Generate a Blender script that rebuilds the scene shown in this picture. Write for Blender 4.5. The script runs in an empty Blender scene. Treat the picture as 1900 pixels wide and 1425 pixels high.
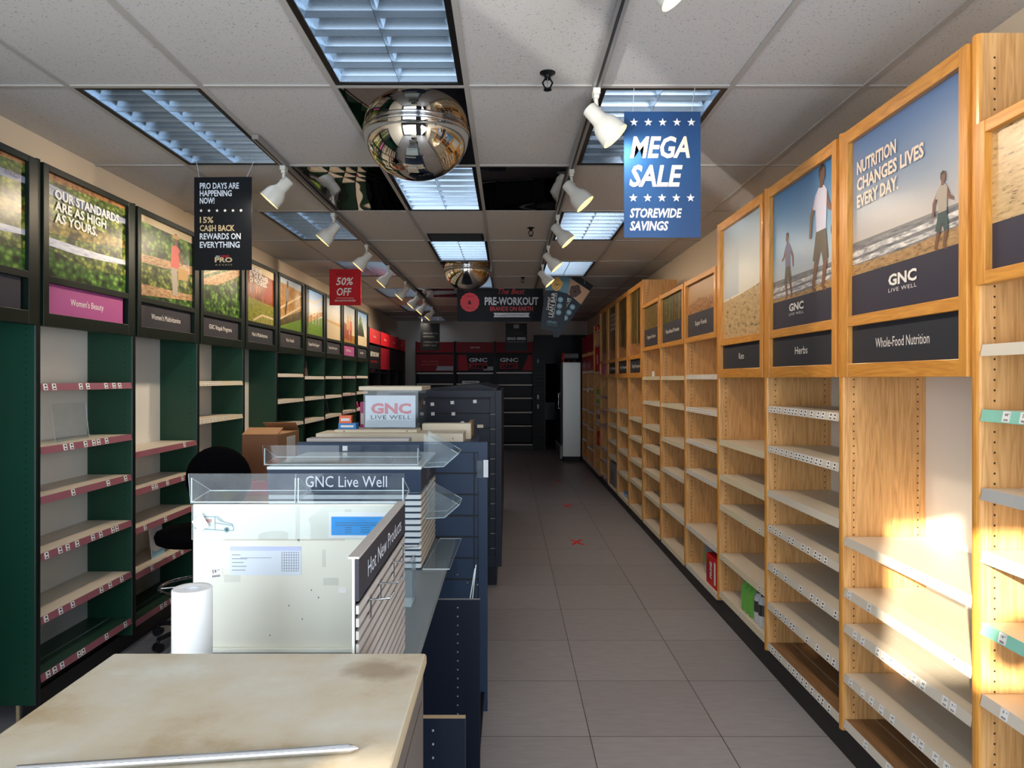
import bpy, math, random
from mathutils import Vector, Matrix

random.seed(11)
SC = bpy.context.scene
COL = SC.collection

# ------------------------------------------------------------------ camera
FPX = 1318.0
HCAM = 1.65
cam_data = bpy.data.cameras.new('camera')
cam = bpy.data.objects.new('camera', cam_data)
COL.objects.link(cam)
cam.location = (0, 0, HCAM)
cam.rotation_euler = (math.radians(90), 0, 0)
cam_data.sensor_width = 36.0
cam_data.lens = FPX / 1900.0 * 36.0
cam_data.shift_x = (950 - 942) / 1900.0
cam_data.shift_y = -(712.5 - 702) / 1900.0
cam_data.clip_start = 0.02
SC.camera = cam

# ------------------------------------------------------------------ world, sun, daylight, exposure
world = bpy.data.worlds.new('world')
SC.world = world
world.use_nodes = True
_wn = world.node_tree.nodes
_wn['Background'].inputs[0].default_value = (0.62, 0.76, 1.0, 1)
_wn['Background'].inputs[1].default_value = 1.2

sun_d = bpy.data.lights.new('sun', 'SUN')
sun_d.energy = 20.0
sun_d.angle = math.radians(0.9)
sun_d.color = (1.0, 0.87, 0.66)
sun = bpy.data.objects.new('sun', sun_d)
COL.objects.link(sun)
SUN_DIR = Vector((0.62, 1.0, -0.33)).normalized()
sun.rotation_euler = SUN_DIR.to_track_quat('-Z', 'Y').to_euler()


def area(name, loc, target, sx, sy, power, color):
    d = bpy.data.lights.new(name, 'AREA')
    d.shape = 'RECTANGLE'
    d.size = sx
    d.size_y = sy
    d.energy = power
    d.color = color
    o = bpy.data.objects.new(name, d)
    COL.objects.link(o)
    o.location = loc
    o.rotation_euler = (Vector(target) - Vector(loc)).to_track_quat('-Z', 'Z').to_euler()
    return o


# daylight coming in through the shop window and the glass door behind the camera
area('window_daylight', (-1.15, -0.86, 1.35), (-1.0, 5, 1.35), 2.3, 2.2, 104.0, (0.80, 0.90, 1.0))
area('door_daylight', (1.05, -0.86, 1.25), (-1.9, 4.6, .95), 1.2, 2.2, 160.0, (0.84, 0.92, 1.0))

# added spotlight outside, standing in for reflected sun: the pale band across the ceiling
gl_d = bpy.data.lights.new('ceiling_band_spot', 'SPOT')
gl_d.energy = 7500.0
gl_d.color = (1.0, .95, .86)
gl_d.spot_size = math.radians(4.6)
gl_d.spot_blend = .1
gl_d.shadow_soft_size = .12
gl = bpy.data.objects.new('ceiling_band_spot', gl_d)
COL.objects.link(gl)
_g = Vector((0.65, 1.0, 0.33)).normalized()
gl.location = Vector((-2.17, -.94, 1.46)) - _g * 12.0
gl.rotation_euler = _g.to_track_quat('-Z', 'Y').to_euler()

vs = SC.view_settings
vs.view_transform = 'Standard'
vs.look = 'None'
vs.exposure = 0.0
vs.gamma = 1.0
vs.use_curve_mapping = False
SC.cycles.use_denoising = True
SC.cycles.max_bounces = 8
SC.cycles.diffuse_bounces = 4
SC.cycles.glossy_bounces = 4
SC.cycles.transparent_max_bounces = 24
SC.cycles.sample_clamp_indirect = 6.0
SC.cycles.caustics_reflective = False
SC.cycles.caustics_refractive = False


# ------------------------------------------------------------------ materials
def lin(c):
    c = c / 255.0
    return c / 12.92 if c <= 0.04045 else ((c + 0.055) / 1.055) ** 2.4


def C(r, g, b):
    return (lin(r), lin(g), lin(b), 1.0)


def newmat(name):
    m = bpy.data.materials.new(name)
    m.use_nodes = True
    return m, m.node_tree.nodes, m.node_tree.links, m.node_tree.nodes['Principled BSDF']


def plain(name, col, rough=0.5, metal=0.0, spec=0.5, var=0.06, vscale=6.0, coat=0.0):
    """a surface colour with a faint procedural mottling of its own"""
    m, n, l, b = newmat(name)
    b.inputs['Roughness'].default_value = rough
    b.inputs['Metallic'].default_value = metal
    b.inputs['Specular IOR Level'].default_value = spec
    if coat:
        b.inputs['Coat Weight'].default_value = coat
        b.inputs['Coat Roughness'].default_value = 0.08
    tc = n.new('ShaderNodeTexCoord')
    nz = n.new('ShaderNodeTexNoise')
    nz.inputs['Scale'].default_value = vscale
    nz.inputs['Detail'].default_value = 3.0
    l.new(tc.outputs['Object'], nz.inputs['Vector'])
    mr = n.new('ShaderNodeMapRange')
    mr.inputs['To Min'].default_value = 1.0 - var
    mr.inputs['To Max'].default_value = 1.0 + var
    l.new(nz.outputs['Fac'], mr.inputs['Value'])
    hv = n.new('ShaderNodeHueSaturation')
    hv.inputs['Color'].default_value = col
    l.new(mr.outputs['Result'], hv.inputs['Value'])
    l.new(hv.outputs['Color'], b.inputs['Base Color'])
    return m


def ramp(n, stops):
    r = n.new('ShaderNodeValToRGB')
    e = r.color_ramp.elements
    while len(e) > 1:
        e.remove(e[-1])
    e[0].position, e[0].color = stops[0]
    for p, c in stops[1:]:
        x = e.new(p)
        x.color = c
    return r


def wood(name, ca, cb, rough=0.42, scale=1.0, axis='Z', coat=0.0):
    m, n, l, b = newmat(name)
    tc = n.new('ShaderNodeTexCoord')
    mp = n.new('ShaderNodeMapping')
    s = {'X': (1.0, 14.0, 14.0), 'Y': (14.0, 1.0, 14.0), 'Z': (14.0, 14.0, 0.9)}[axis]
    mp.inputs['Scale'].default_value = tuple(v * scale for v in s)
    l.new(tc.outputs['Object'], mp.inputs['Vector'])
    nz = n.new('ShaderNodeTexNoise')
    nz.inputs['Scale'].default_value = 1.5
    nz.inputs['Detail'].default_value = 2.5
    nz.inputs['Distortion'].default_value = 0.5
    l.new(mp.outputs['Vector'], nz.inputs['Vector'])
    mu = n.new('ShaderNodeMath')
    mu.operation = 'MULTIPLY'
    mu.inputs[1].default_value = 15.0
    l.new(nz.outputs['Fac'], mu.inputs[0])
    fr = n.new('ShaderNodeMath')
    fr.operation = 'PINGPONG'
    fr.inputs[1].default_value = 1.0
    l.new(mu.outputs[0], fr.inputs[0])
    fine = n.new('ShaderNodeTexNoise')
    fine.inputs['Scale'].default_value = 9.0
    fine.inputs['Detail'].default_value = 4.0
    l.new(mp.outputs['Vector'], fine.inputs['Vector'])
    mx = n.new('ShaderNodeMath')
    mx.operation = 'MULTIPLY_ADD'
    mx.inputs[1].default_value = 0.26
    l.new(fr.outputs[0], mx.inputs[0])
    mf = n.new('ShaderNodeMath')
    mf.operation = 'MULTIPLY'
    mf.inputs[1].default_value = 0.80
    l.new(fine.outputs['Fac'], mf.inputs[0])
    l.new(mf.outputs[0], mx.inputs[2])
    r = ramp(n, [(0.15, cb), (0.75, ca)])
    l.new(mx.outputs[0], r.inputs['Fac'])
    l.new(r.outputs['Color'], b.inputs['Base Color'])
    b.inputs['Roughness'].default_value = rough
    if coat:
        b.inputs['Coat Weight'].default_value = coat
        b.inputs['Coat Roughness'].default_value = 0.12
    return m


def emit(name, col, strength):
    m, n, l, b = newmat(name)
    b.inputs['Base Color'].default_value = (0.8, 0.8, 0.8, 1)
    b.inputs['Emission Color'].default_value = col
    b.inputs['Emission Strength'].default_value = strength
    return m


def clear(name, tint, base=0.02, rough=0.03):
    """thin acrylic: mostly see-through with a fresnel sheen"""
    m = bpy.data.materials.new(name)
    m.use_nodes = True
    n, l = m.node_tree.nodes, m.node_tree.links
    n.clear()
    out = n.new('ShaderNodeOutputMaterial')
    tr = n.new('ShaderNodeBsdfTransparent')
    tr.inputs['Color'].default_value = tint
    gl = n.new('ShaderNodeBsdfGlossy')
    gl.inputs['Roughness'].default_value = rough
    df = n.new('ShaderNodeBsdfDiffuse')
    df.inputs['Color'].default_value = (0.75, 0.82, 0.85, 1)
    fr = n.new('ShaderNodeFresnel')
    fr.inputs['IOR'].default_value = 1.45
    nz = n.new('ShaderNodeTexNoise')
    nz.inputs['Scale'].default_value = 14.0
    tc = n.new('ShaderNodeTexCoord')
    l.new(tc.outputs['Object'], nz.inputs['Vector'])
    mr = n.new('ShaderNodeMapRange')
    mr.inputs['From Min'].default_value = 0.4
    mr.inputs['From Max'].default_value = 0.8
    mr.inputs['To Min'].default_value = base
    mr.inputs['To Max'].default_value = base + 0.04
    l.new(nz.outputs['Fac'], mr.inputs['Value'])
    m1 = n.new('ShaderNodeMixShader')
    l.new(mr.outputs['Result'], m1.inputs['Fac'])
    l.new(tr.outputs[0], m1.inputs[1])
    l.new(df.outputs[0], m1.inputs[2])
    m2 = n.new('ShaderNodeMixShader')
    fm = n.new('ShaderNodeMath')
    fm.operation = 'MULTIPLY'
    fm.inputs[1].default_value = 0.9
    ge_ = n.new('ShaderNodeNewGeometry')
    inv = n.new('ShaderNodeMath')
    inv.operation = 'SUBTRACT'
    inv.inputs[0].default_value = 1.0
    l.new(ge_.outputs['Backfacing'], inv.inputs[1])
    fb = n.new('ShaderNodeMath')
    fb.operation = 'MULTIPLY'
    l.new(fr.outputs[0], fb.inputs[0])
    l.new(inv.outputs[0], fb.inputs[1])
    l.new(fb.outputs[0], fm.inputs[0])
    l.new(fm.outputs[0], m2.inputs['Fac'])
    l.new(m1.outputs[0], m2.inputs[1])
    l.new(gl.outputs[0], m2.inputs[2])
    l.new(m2.outputs[0], out.inputs['Surface'])
    return m


def printed(name, stops, noise=None, nscale=8.0, rough=0.3, stretch=(1, 1, 1)):
    """a printed picture area: colours run along the print's own height (UV v) or through a pattern"""
    m, n, l, b = newmat(name)
    b.inputs['Roughness'].default_value = rough
    uv = n.new('ShaderNodeUVMap')
    if noise is None:
        sp = n.new('ShaderNodeSeparateXYZ')
        l.new(uv.outputs['UV'], sp.inputs[0])
        r = ramp(n, stops)
        l.new(sp.outputs['Y'], r.inputs['Fac'])
        l.new(r.outputs['Color'], b.inputs['Base Color'])
        return m
    mp = n.new('ShaderNodeMapping')
    mp.inputs['Scale'].default_value = stretch
    l.new(uv.outputs['UV'], mp.inputs['Vector'])
    if noise == 'leaf':
        t = n.new('ShaderNodeTexVoronoi')
        t.inputs['Scale'].default_value = nscale
        l.new(mp.outputs['Vector'], t.inputs['Vector'])
        t2 = n.new('ShaderNodeTexNoise')
        t2.inputs['Scale'].default_value = nscale * 0.35
        t2.inputs['Detail'].default_value = 5.0
        l.new(mp.outputs['Vector'], t2.inputs['Vector'])
        ad = n.new('ShaderNodeMath')
        ad.operation = 'MULTIPLY_ADD'
        ad.inputs[1].default_value = -0.55
        l.new(t.outputs['Distance'], ad.inputs[0])
        a2 = n.new('ShaderNodeMath')
        a2.operation = 'MULTIPLY_ADD'
        a2.inputs[1].default_value = 1.5
        a2.inputs[2].default_value = -0.10
        l.new(t2.outputs['Fac'], a2.inputs[0])
        l.new(a2.outputs[0], ad.inputs[2])
        fac = ad.outputs[0]
    else:
        t2 = n.new('ShaderNodeTexNoise')
        t2.inputs['Scale'].default_value = nscale
        t2.inputs['Detail'].default_value = 6.0
        t2.inputs['Roughness'].default_value = 0.65
        l.new(mp.outputs['Vector'], t2.inputs['Vector'])
        fac = t2.outputs['Fac']
    r = ramp(n, stops)
    l.new(fac, r.inputs['Fac'])
    l.new(r.outputs['Color'], b.inputs['Base Color'])
    return m


# --- room
def mat_floor():
    m, n, l, b = newmat('floor_tile')
    tc = n.new('ShaderNodeTexCoord')
    mp = n.new('ShaderNodeMapping')
    mp.inputs['Location'].default_value = (-0.3797 + 6 * 0.605, -0.265 + 1.2, 0)
    l.new(tc.outputs['Object'], mp.inputs['Vector'])
    br = n.new('ShaderNodeTexBrick')
    br.offset = 0.0
    br.squash = 1.0
    br.inputs['Scale'].default_value = 1.0
    br.inputs['Brick Width'].default_value = 0.605
    br.inputs['Row Height'].default_value = 0.601
    br.inputs['Mortar Size'].default_value = 0.0022
    br.inputs['Mortar Smooth'].default_value = 0.1
    br.inputs['Bias'].default_value = 0.0
    br.inputs['Color1'].default_value = C(148, 145, 148)
    br.inputs['Color2'].default_value = C(141, 138, 141)
    br.inputs['Mortar'].default_value = C(48, 44, 42)
    l.new(mp.outputs['Vector'], br.inputs['Vector'])
    st = n.new('ShaderNodeMapping')
    st.inputs['Scale'].default_value = (9.0, 40.0, 1.0)
    l.new(tc.outputs['Object'], st.inputs['Vector'])
    nz = n.new('ShaderNodeTexNoise')
    nz.inputs['Scale'].default_value = 1.0
    nz.inputs['Detail'].default_value = 5.0
    l.new(st.outputs['Vector'], nz.inputs['Vector'])
    mr = n.new('ShaderNodeMapRange')
    mr.inputs['To Min'].default_value = 0.82
    mr.inputs['To Max'].default_value = 1.18
    l.new(nz.outputs['Fac'], mr.inputs['Value'])
    hv = n.new('ShaderNodeHueSaturation')
    l.new(br.outputs['Color'], hv.inputs['Color'])
    l.new(mr.outputs['Result'], hv.inputs['Value'])
    l.new(hv.outputs['Color'], b.inputs['Base Color'])
    b.inputs['Roughness'].default_value = 0.42
    b.inputs['Specular IOR Level'].default_value = 0.4
    return m


def mat_ceiling():
    m, n, l, b = newmat('ceiling_tile')
    tc = n.new('ShaderNodeTexCoord')
    nz = n.new('ShaderNodeTexNoise')
    nz.inputs['Scale'].default_value = 120.0
    nz.inputs['Detail'].default_value = 3.0
    l.new(tc.outputs['Object'], nz.inputs['Vector'])
    r = ramp(n, [(0.31, C(150, 147, 144)), (0.38, C(205, 202, 200))])
    l.new(nz.outputs['Fac'], r.inputs['Fac'])
    l.new(r.outputs['Color'], b.inputs['Base Color'])
    b.inputs['Roughness'].default_value = 0.9
    b.inputs['Specular IOR Level'].default_value = 0.1
    return m


M = {}
M['floor'] = mat_floor()
M['ceiling'] = mat_ceiling()
M['grid'] = plain('grid_bar', C(178, 174, 170), 0.5)
M['wall'] = plain('wall_paint', C(226, 210, 188), 0.8, var=0.02)
M['wall_back'] = plain('back_wall_paint', C(196, 192, 188), 0.8, var=0.02)
M['dark_void'] = plain('dark_room', C(14, 14, 16), 0.9)
M['frame_dark'] = plain('dark_frame', C(30, 30, 32), 0.5)

# --- fixtures
M['oak'] = wood('oak_laminate', C(236, 186, 124), C(188, 134, 76), 0.45)
M['honey'] = wood('honey_oak', C(222, 160, 76), C(184, 118, 44), 0.35, coat=0.2)
M['honey_h'] = wood('honey_oak_rail', C(222, 160, 76), C(184, 118, 44), 0.35, axis='X', coat=0.2)
M['oak_shelf'] = wood('brown_shelf', C(150, 112, 76), C(112, 80, 52), 0.5, axis='X')
M['green'] = plain('green_laminate', C(10, 60, 44), 0.4, var=0.10, vscale=3)
M['green_dk'] = plain('dark_green_frame', C(14, 26, 21), 0.4, spec=0.3, var=0.1)
M['green_sh'] = plain('green_shelf', C(34, 66, 52), 0.4)
M['white_panel'] = plain('white_back_panel', C(240, 239, 236), 0.5, var=0.02)
M['shelf'] = plain('cream_shelf', C(214, 204, 188), 0.4, var=0.04)
M['strip_white'] = plain('white_price_channel', C(212, 206, 194), 0.35, var=0.03)
M['strip_cream'] = plain('cream_price_channel', C(216, 206, 180), 0.35, var=0.03)
M['strip_mint'] = plain('mint_price_channel', C(140, 205, 188), 0.35)
M['strip_mauve'] = plain('mauve_price_channel', C(154, 96, 108), 0.35)
M['strip_steel'] = plain('steel_price_channel', C(200, 204, 206), 0.3, metal=0.3)
M['tag'] = plain('paper_tag', C(238, 238, 238), 0.6, var=0.01)
M['ink'] = plain('black_ink', C(24, 24, 28), 0.6)
M['hole'] = plain('peg_hole', C(60, 40, 24), 0.9)
M['hole_dk'] = plain('peg_hole_dark', C(120, 124, 128), 0.5)
M['black'] = plain('black_laminate', C(9, 11, 15), 0.4, spec=0.2)
M['black_kick'] = plain('black_kick_plate', C(20, 20, 22), 0.5)
M['navy'] = plain('navy_laminate', C(36, 53, 77), 0.45, spec=0.3, var=0.12, vscale=4)
M['navy_mid'] = plain('slate_navy', C(26, 34, 48), 0.45, spec=0.3, var=0.12, vscale=4)
M['navy_dk'] = plain('dark_navy', C(10, 18, 34), 0.42, spec=0.3, var=0.1)
M['groove'] = plain('groove', C(12, 16, 24), 0.7)
M['slat'] = plain('grey_slat', C(186, 180, 176), 0.4, var=0.03)
M['slat_cream'] = plain('cream_slat', C(206, 196, 180), 0.4, var=0.03)
M['slat_pale'] = plain('pale_slat', C(196, 208, 216), 0.35, var=0.03)
M['deck'] = plain('grey_deck', C(122, 130, 134), 0.45, var=0.05, vscale=40)
M['white_sheet'] = plain('white_sheet', C(226, 226, 214), 0.35, var=0.03, vscale=4)
M['beige'] = plain('beige_top', C(192, 182, 162), 0.35, var=0.10, vscale=5)
def mat_beige():
    m, n, l, b = newmat('worn_beige_top')
    tc = n.new('ShaderNodeTexCoord')
    n1 = n.new('ShaderNodeTexNoise')
    n1.inputs['Scale'].default_value = 4.5
    n1.inputs['Detail'].default_value = 6.0
    n1.inputs['Roughness'].default_value = 0.65
    l.new(tc.outputs['Object'], n1.inputs['Vector'])
    r1 = ramp(n, [(0.32, C(168, 148, 116)), (0.45, C(190, 178, 156)), (0.6, C(196, 190, 174)), (0.72, C(206, 204, 194))])
    l.new(n1.outputs['Fac'], r1.inputs['Fac'])
    # one brown rubbed stain near the far right corner
    mp = n.new('ShaderNodeMapping')
    mp.inputs['Location'].default_value = (-.225, -.355, 0)
    l.new(tc.outputs['Object'], mp.inputs['Vector'])
    m2 = n.new('ShaderNodeMapping')
    m2.inputs['Scale'].default_value = (11.0, 16.0, 0)
    l.new(mp.outputs['Vector'], m2.inputs['Vector'])
    ln = n.new('ShaderNodeVectorMath')
    ln.operation = 'LENGTH'
    l.new(m2.outputs['Vector'], ln.inputs[0])
    n2 = n.new('ShaderNodeTexNoise')
    n2.inputs['Scale'].default_value = 22.0
    n2.inputs['Detail'].default_value = 4.0
    l.new(tc.outputs['Object'], n2.inputs['Vector'])
    su = n.new('ShaderNodeMath')
    su.operation = 'MULTIPLY_ADD'
    su.inputs[1].default_value = -1.0
    l.new(ln.outputs['Value'], su.inputs[0])
    l.new(n2.outputs['Fac'], su.inputs[2])
    cr = ramp(n, [(0.0, (0, 0, 0, 1)), (0.45, (.55, .55, .55, 1))])
    ad = n.new('ShaderNodeMath')
    ad.operation = 'ADD'
    ad.inputs[1].default_value = 0.35
    l.new(su.outputs[0], ad.inputs[0])
    l.new(ad.outputs[0], cr.inputs['Fac'])
    mx = n.new('ShaderNodeMix')
    mx.data_type = 'RGBA'
    l.new(cr.outputs['Color'], mx.inputs[0])
    l.new(r1.outputs['Color'], mx.inputs[6])
    mx.inputs[7].default_value = C(120, 92, 60)
    l.new(mx.outputs[2], b.inputs['Base Color'])
    b.inputs['Roughness'].default_value = 0.38
    return m


M['beige'] = mat_beige()
M['tape'] = plain('old_clear_tape', C(208, 209, 198), 0.3, var=0.02)
M['beige_edge'] = plain('beige_edge', C(160, 146, 122), 0.5)
M['brown_grey'] = plain('counter_side', C(86, 80, 76), 0.5)
M['cream_board'] = plain('cream_board', C(226, 214, 190), 0.5, var=0.03)
M['card'] = plain('cardboard', C(166, 126, 90), 0.75, var=0.06)
M['card_shaded'] = plain('cardboard_shaded', C(128, 88, 62), 0.75, var=0.06)  # darker cardboard: shade of the near faces put into the colour
M['chipboard'] = plain('raw_chipboard', C(162, 142, 112), 0.8, var=0.2, vscale=60)
M['fabric'] = plain('black_fabric', C(7, 7, 10), 0.95, spec=0.05)
M['plastic_bk'] = plain('black_plastic', C(20, 20, 24), 0.4)
M['chrome'] = plain('chrome', C(215, 218, 222), 0.15, metal=1.0, var=0.0)
M['steel'] = plain('brushed_steel', C(176, 176, 172), 0.35, metal=0.6, var=0.04)
M['lamp_white'] = plain('white_lamp_enamel', C(222, 220, 212), 0.3, var=0.01)
M['track'] = plain('track_metal', C(150, 148, 146), 0.4, metal=0.3)
M['track_slot'] = plain('track_slot', C(40, 40, 42), 0.6)
M['bulb'] = emit('warm_bulb', (1.0, 0.78, 0.42, 1), 5.0)
M['tube_off'] = plain('white_tube', C(230, 232, 235), 0.4)
M['tube_on'] = emit('lit_tube', (1.0, 0.96, 0.86, 1), 4.0)
M['tube_sky_glow'] = emit('sky_glow_tube', (0.66, 0.82, 1.0, 1), 1.6)  # bluish glow put in for daylight mirrored in the louvres
M['louver'] = plain('aluminium_louver', C(138, 152, 166), 0.26, metal=0.9, var=0.06, vscale=12)
M['pan'] = plain('white_pan', C(226, 230, 234), 0.35)
M['black_frame'] = plain('black_troffer_frame', C(10, 10, 12), 0.4)
M['dome'] = plain('mirror_dome', C(226, 224, 218), 0.02, metal=1.0, var=0.0)


def mat_mirror():
    m, n, l, b = newmat('dark_mirror')
    b.inputs['Base Color'].default_value = C(172, 170, 170)
    b.inputs['Metallic'].default_value = 1.0
    b.inputs['Roughness'].default_value = 0.02
    tc = n.new('ShaderNodeTexCoord')
    nz = n.new('ShaderNodeTexNoise')
    nz.inputs['Scale'].default_value = 1.3
    nz.inputs['Detail'].default_value = 0.0
    l.new(tc.outputs['Object'], nz.inputs['Vector'])
    bp = n.new('ShaderNodeBump')
    bp.inputs['Strength'].default_value = 0.22
    bp.inputs['Distance'].default_value = 0.12
    l.new(nz.outputs['Fac'], bp.inputs['Height'])
    l.new(bp.outputs['Normal'], b.inputs['Normal'])
    return m


M['mirror'] = mat_mirror()
M['acrylic'] = clear('clear_acrylic', (0.95, 0.97, 0.98, 1), base=0.005)
M['acrylic_haze'] = clear('hazy_acrylic', (0.90, 0.94, 0.96, 1), base=0.05)
M['acrylic_edge'] = plain('acrylic_edge', C(214, 226, 228), 0.2)
M['film'] = clear('shrink_film', (0.985, 0.985, 0.985, 1), base=0.0, rough=0.1)
M['glass'] = clear('window_glass', (0.95, 0.97, 0.97, 1), base=0.0)

# --- signs and prints
_dull = {'sign_black', 'charcoal', 'plate', 'navy_band', 'red_dk', 'crimson', 'red', 'prod_red'}
for nm, c in dict(white=(240, 238, 232), red=(200, 26, 38), red_dk=(132, 18, 34), crimson=(170, 24, 44), sign_black=(9, 13, 19),
                  charcoal=(54, 54, 62), plate=(48, 52, 60), pink_plate=(170, 84, 140), gold=(196, 178, 140), pale=(214, 224, 236),
                  banner_red=(210, 50, 62), skin=(112, 74, 56), hair=(36, 26, 22), shirt=(214, 214, 238), shirt_grey=(168, 158, 146),
                  shirt_blue=(104, 100, 140), shorts=(84, 76, 62), teal=(44, 74, 76), navy_band=(56, 56, 72), wave=(226, 224, 220),
                  coral=(206, 92, 84), straw=(190, 150, 84), rail=(206, 184, 146), cream_ink=(244, 224, 204), sky_print=(132, 172, 206),
                  blue_note=(0, 150, 232), lilac=(190, 200, 236), orange=(236, 96, 30), prod_blue=(30, 130, 205), magenta=(200, 40, 130),
                  prod_green=(104, 196, 52), prod_red=(206, 22, 34), bottle_white=(222, 226, 234), bottle_grey=(150, 154, 162),
                  muffin=(222, 170, 84), choc=(70, 42, 30), tan=(196, 152, 116), sea=(86, 130, 146), disc=(112, 156, 172), tape_red=(220, 50, 52),
                  light_blue=(150, 205, 235), teal_line=(90, 150, 160), rust=(150, 62, 34), soil=(170, 132, 92), dry=(202, 184, 150),
                  grey_print=(120, 122, 126), window_print=(190, 198, 206), brown_pack=(96, 58, 44), rose=(214, 92, 112), grey_ink=(96, 100, 116)).items():
    M[nm] = plain(nm + '_print', C(*c), 0.5 if nm in _dull else 0.4, spec=0.25 if nm in _dull else 0.5, var=0.03)
M['mega'] = plain('sale_board_blue', C(26, 68, 118), 0.35, var=0.03)
M['wrap'] = plain('slate_wrapper', C(30, 42, 54), 0.4, spec=0.3)
M['mega_ink'] = plain('sale_board_ink', C(238, 216, 200), 0.4, var=0.02)
M['p_sky_day'] = printed('sky_to_beige', [(0.30, C(206, 192, 178)), (0.62, C(150, 164, 184)), (1.0, C(86, 120, 172))])
M['p_sky_blue'] = printed('deep_blue_sky', [(0.25, C(206, 206, 206)), (0.6, C(120, 170, 208)), (1.0, C(52, 118, 178))])
M['p_sky_pale'] = printed('pale_sky', [(0.3, C(226, 220, 206)), (0.7, C(196, 204, 210)), (1.0, C(160, 180, 202))])
M['p_sky_grass'] = printed('field_sky', [(0.4, C(222, 216, 200)), (1.0, C(112, 164, 218))])
M['p_sky_warm'] = printed('warm_sky', [(0.2, C(226, 200, 158)), (1.0, C(170, 190, 206))])
M['p_sand'] = printed('sand', [(0.35, C(96, 74, 50)), (0.45, C(166, 132, 88)), (0.75, C(200, 166, 118))], 'noise', 16, stretch=(1, 3, 1))
M['p_sand_dot'] = printed('pebbly_sand', [(0.36, C(52, 42, 34)), (0.41, C(180, 152, 108)), (0.75, C(220, 192, 146))], 'noise', 13, stretch=(1, 2.4, 1))
M['p_sea'] = printed('sea', [(0.38, C(84, 88, 100)), (0.62, C(140, 140, 144)), (0.7, C(226, 224, 220))], 'noise', 7, stretch=(1, 7, 1))
M['p_foam'] = printed('surf_foam', [(0.36, C(110, 112, 122)), (0.5, C(196, 196, 198)), (0.62, C(238, 236, 232))], 'noise', 11, stretch=(1, 4, 1))
M['p_leaf'] = printed('crop_leaves', [(0.12, C(28, 40, 16)), (0.42, C(92, 112, 44)), (0.66, C(168, 172, 84)), (0.85, C(212, 204, 128))], 'leaf', 24)
M['p_leaf_dk'] = printed('deep_leaves', [(0.15, C(20, 34, 16)), (0.45, C(64, 104, 40)), (0.72, C(142, 176, 80)), (0.9, C(190, 206, 120))], 'leaf', 18)
M['p_leaf_gold'] = printed('golden_leaves', [(0.12, C(58, 50, 22)), (0.42, C(140, 124, 52)), (0.75, C(204, 178, 96))], 'leaf', 22)
M['p_cover'] = printed('white_row_cover', [(0.3, C(150, 158, 184)), (0.5, C(214, 216, 226)), (0.75, C(240, 238, 236))], 'noise', 9, stretch=(1, 3, 1))
M['p_cover_shade'] = printed('shaded_row_cover', [(0.3, C(96, 104, 136)), (0.5, C(150, 156, 178)), (0.75, C(190, 192, 200))], 'noise', 9, stretch=(1, 3, 1))
M['p_soil'] = printed('tilled_soil', [(0.3, C(104, 78, 54)), (0.5, C(184, 146, 106)), (0.75, C(224, 192, 150))], 'noise', 14, stretch=(1, 3, 1))
M['p_autumn'] = printed('autumn_trees', [(0.3, C(52, 26, 14)), (0.48, C(126, 58, 22)), (0.6, C(176, 96, 34)), (0.8, C(206, 132, 60))], 'noise', 6, stretch=(4, 1, 1))
M['p_lawn'] = printed('lawn', [(0.3, C(88, 96, 30)), (0.7, C(166, 164, 66))], 'noise', 9, stretch=(1, 3, 1))
M['p_grass'] = printed('bright_grass', [(0.3, C(46, 84, 20)), (0.7, C(136, 172, 66))], 'noise', 22, stretch=(2, 1, 1))
M['p_ochre'] = printed('ochre_grass', [(0.3, C(120, 84, 34)), (0.55, C(180, 132, 62)), (0.8, C(214, 170, 96))], 'noise', 9)
M['p_reed'] = printed('reeds', [(0.3, C(26, 22, 10)), (0.45, C(96, 76, 34)), (0.65, C(146, 122, 62)), (0.8, C(190, 164, 100))], 'noise', 8, stretch=(6, 1, 1))
M['p_forest'] = printed('forest', [(0.32, C(16, 14, 8)), (0.5, C(72, 60, 26)), (0.68, C(140, 122, 56)), (0.85, C(190, 176, 104))], 'noise', 5, stretch=(5, 1, 1))
M['p_brush'] = printed('brushwood', [(0.36, C(96, 52, 30)), (0.5, C(164, 112, 66)), (0.75, C(206, 164, 112))], 'noise', 16)
M['p_ochre_sky'] = printed('dusty_sky', [(0.3, C(196, 152, 100)), (1.0, C(168, 132, 96))])


# ------------------------------------------------------------------ mesh helpers
_text_cache = {}


def text2d(s, bold=0.0, shear=0.0, spacing=1.0):
    key = (s, bold, shear, spacing)
    if key in _text_cache:
        return _text_cache[key]
    cu = bpy.data.curves.new('lettering_curve', 'FONT')
    cu.body = s
    cu.offset = bold
    cu.shear = shear
    cu.space_character = spacing
    cu.resolution_u = 2
    cu.fill_mode = 'FRONT'
    o = bpy.data.objects.new('lettering_curve', cu)
    me = o.to_mesh()
    vs_ = [(v.co.x, v.co.y) for v in me.vertices]
    fs_ = [tuple(p.vertices) for p in me.polygons]
    o.to_mesh_clear()
    bpy.data.objects.remove(o)
    bpy.data.curves.remove(cu)
    if not vs_:
        vs_, fs_ = [(0, 0)], []
    x0 = min(v[0] for v in vs_)
    x1 = max(v[0] for v in vs_)
    y0 = min(v[1] for v in vs_)
    y1 = max(v[1] for v in vs_)
    _text_cache[key] = (vs_, fs_, x0, x1, y0, y1)
    return _text_cache[key]


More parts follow.
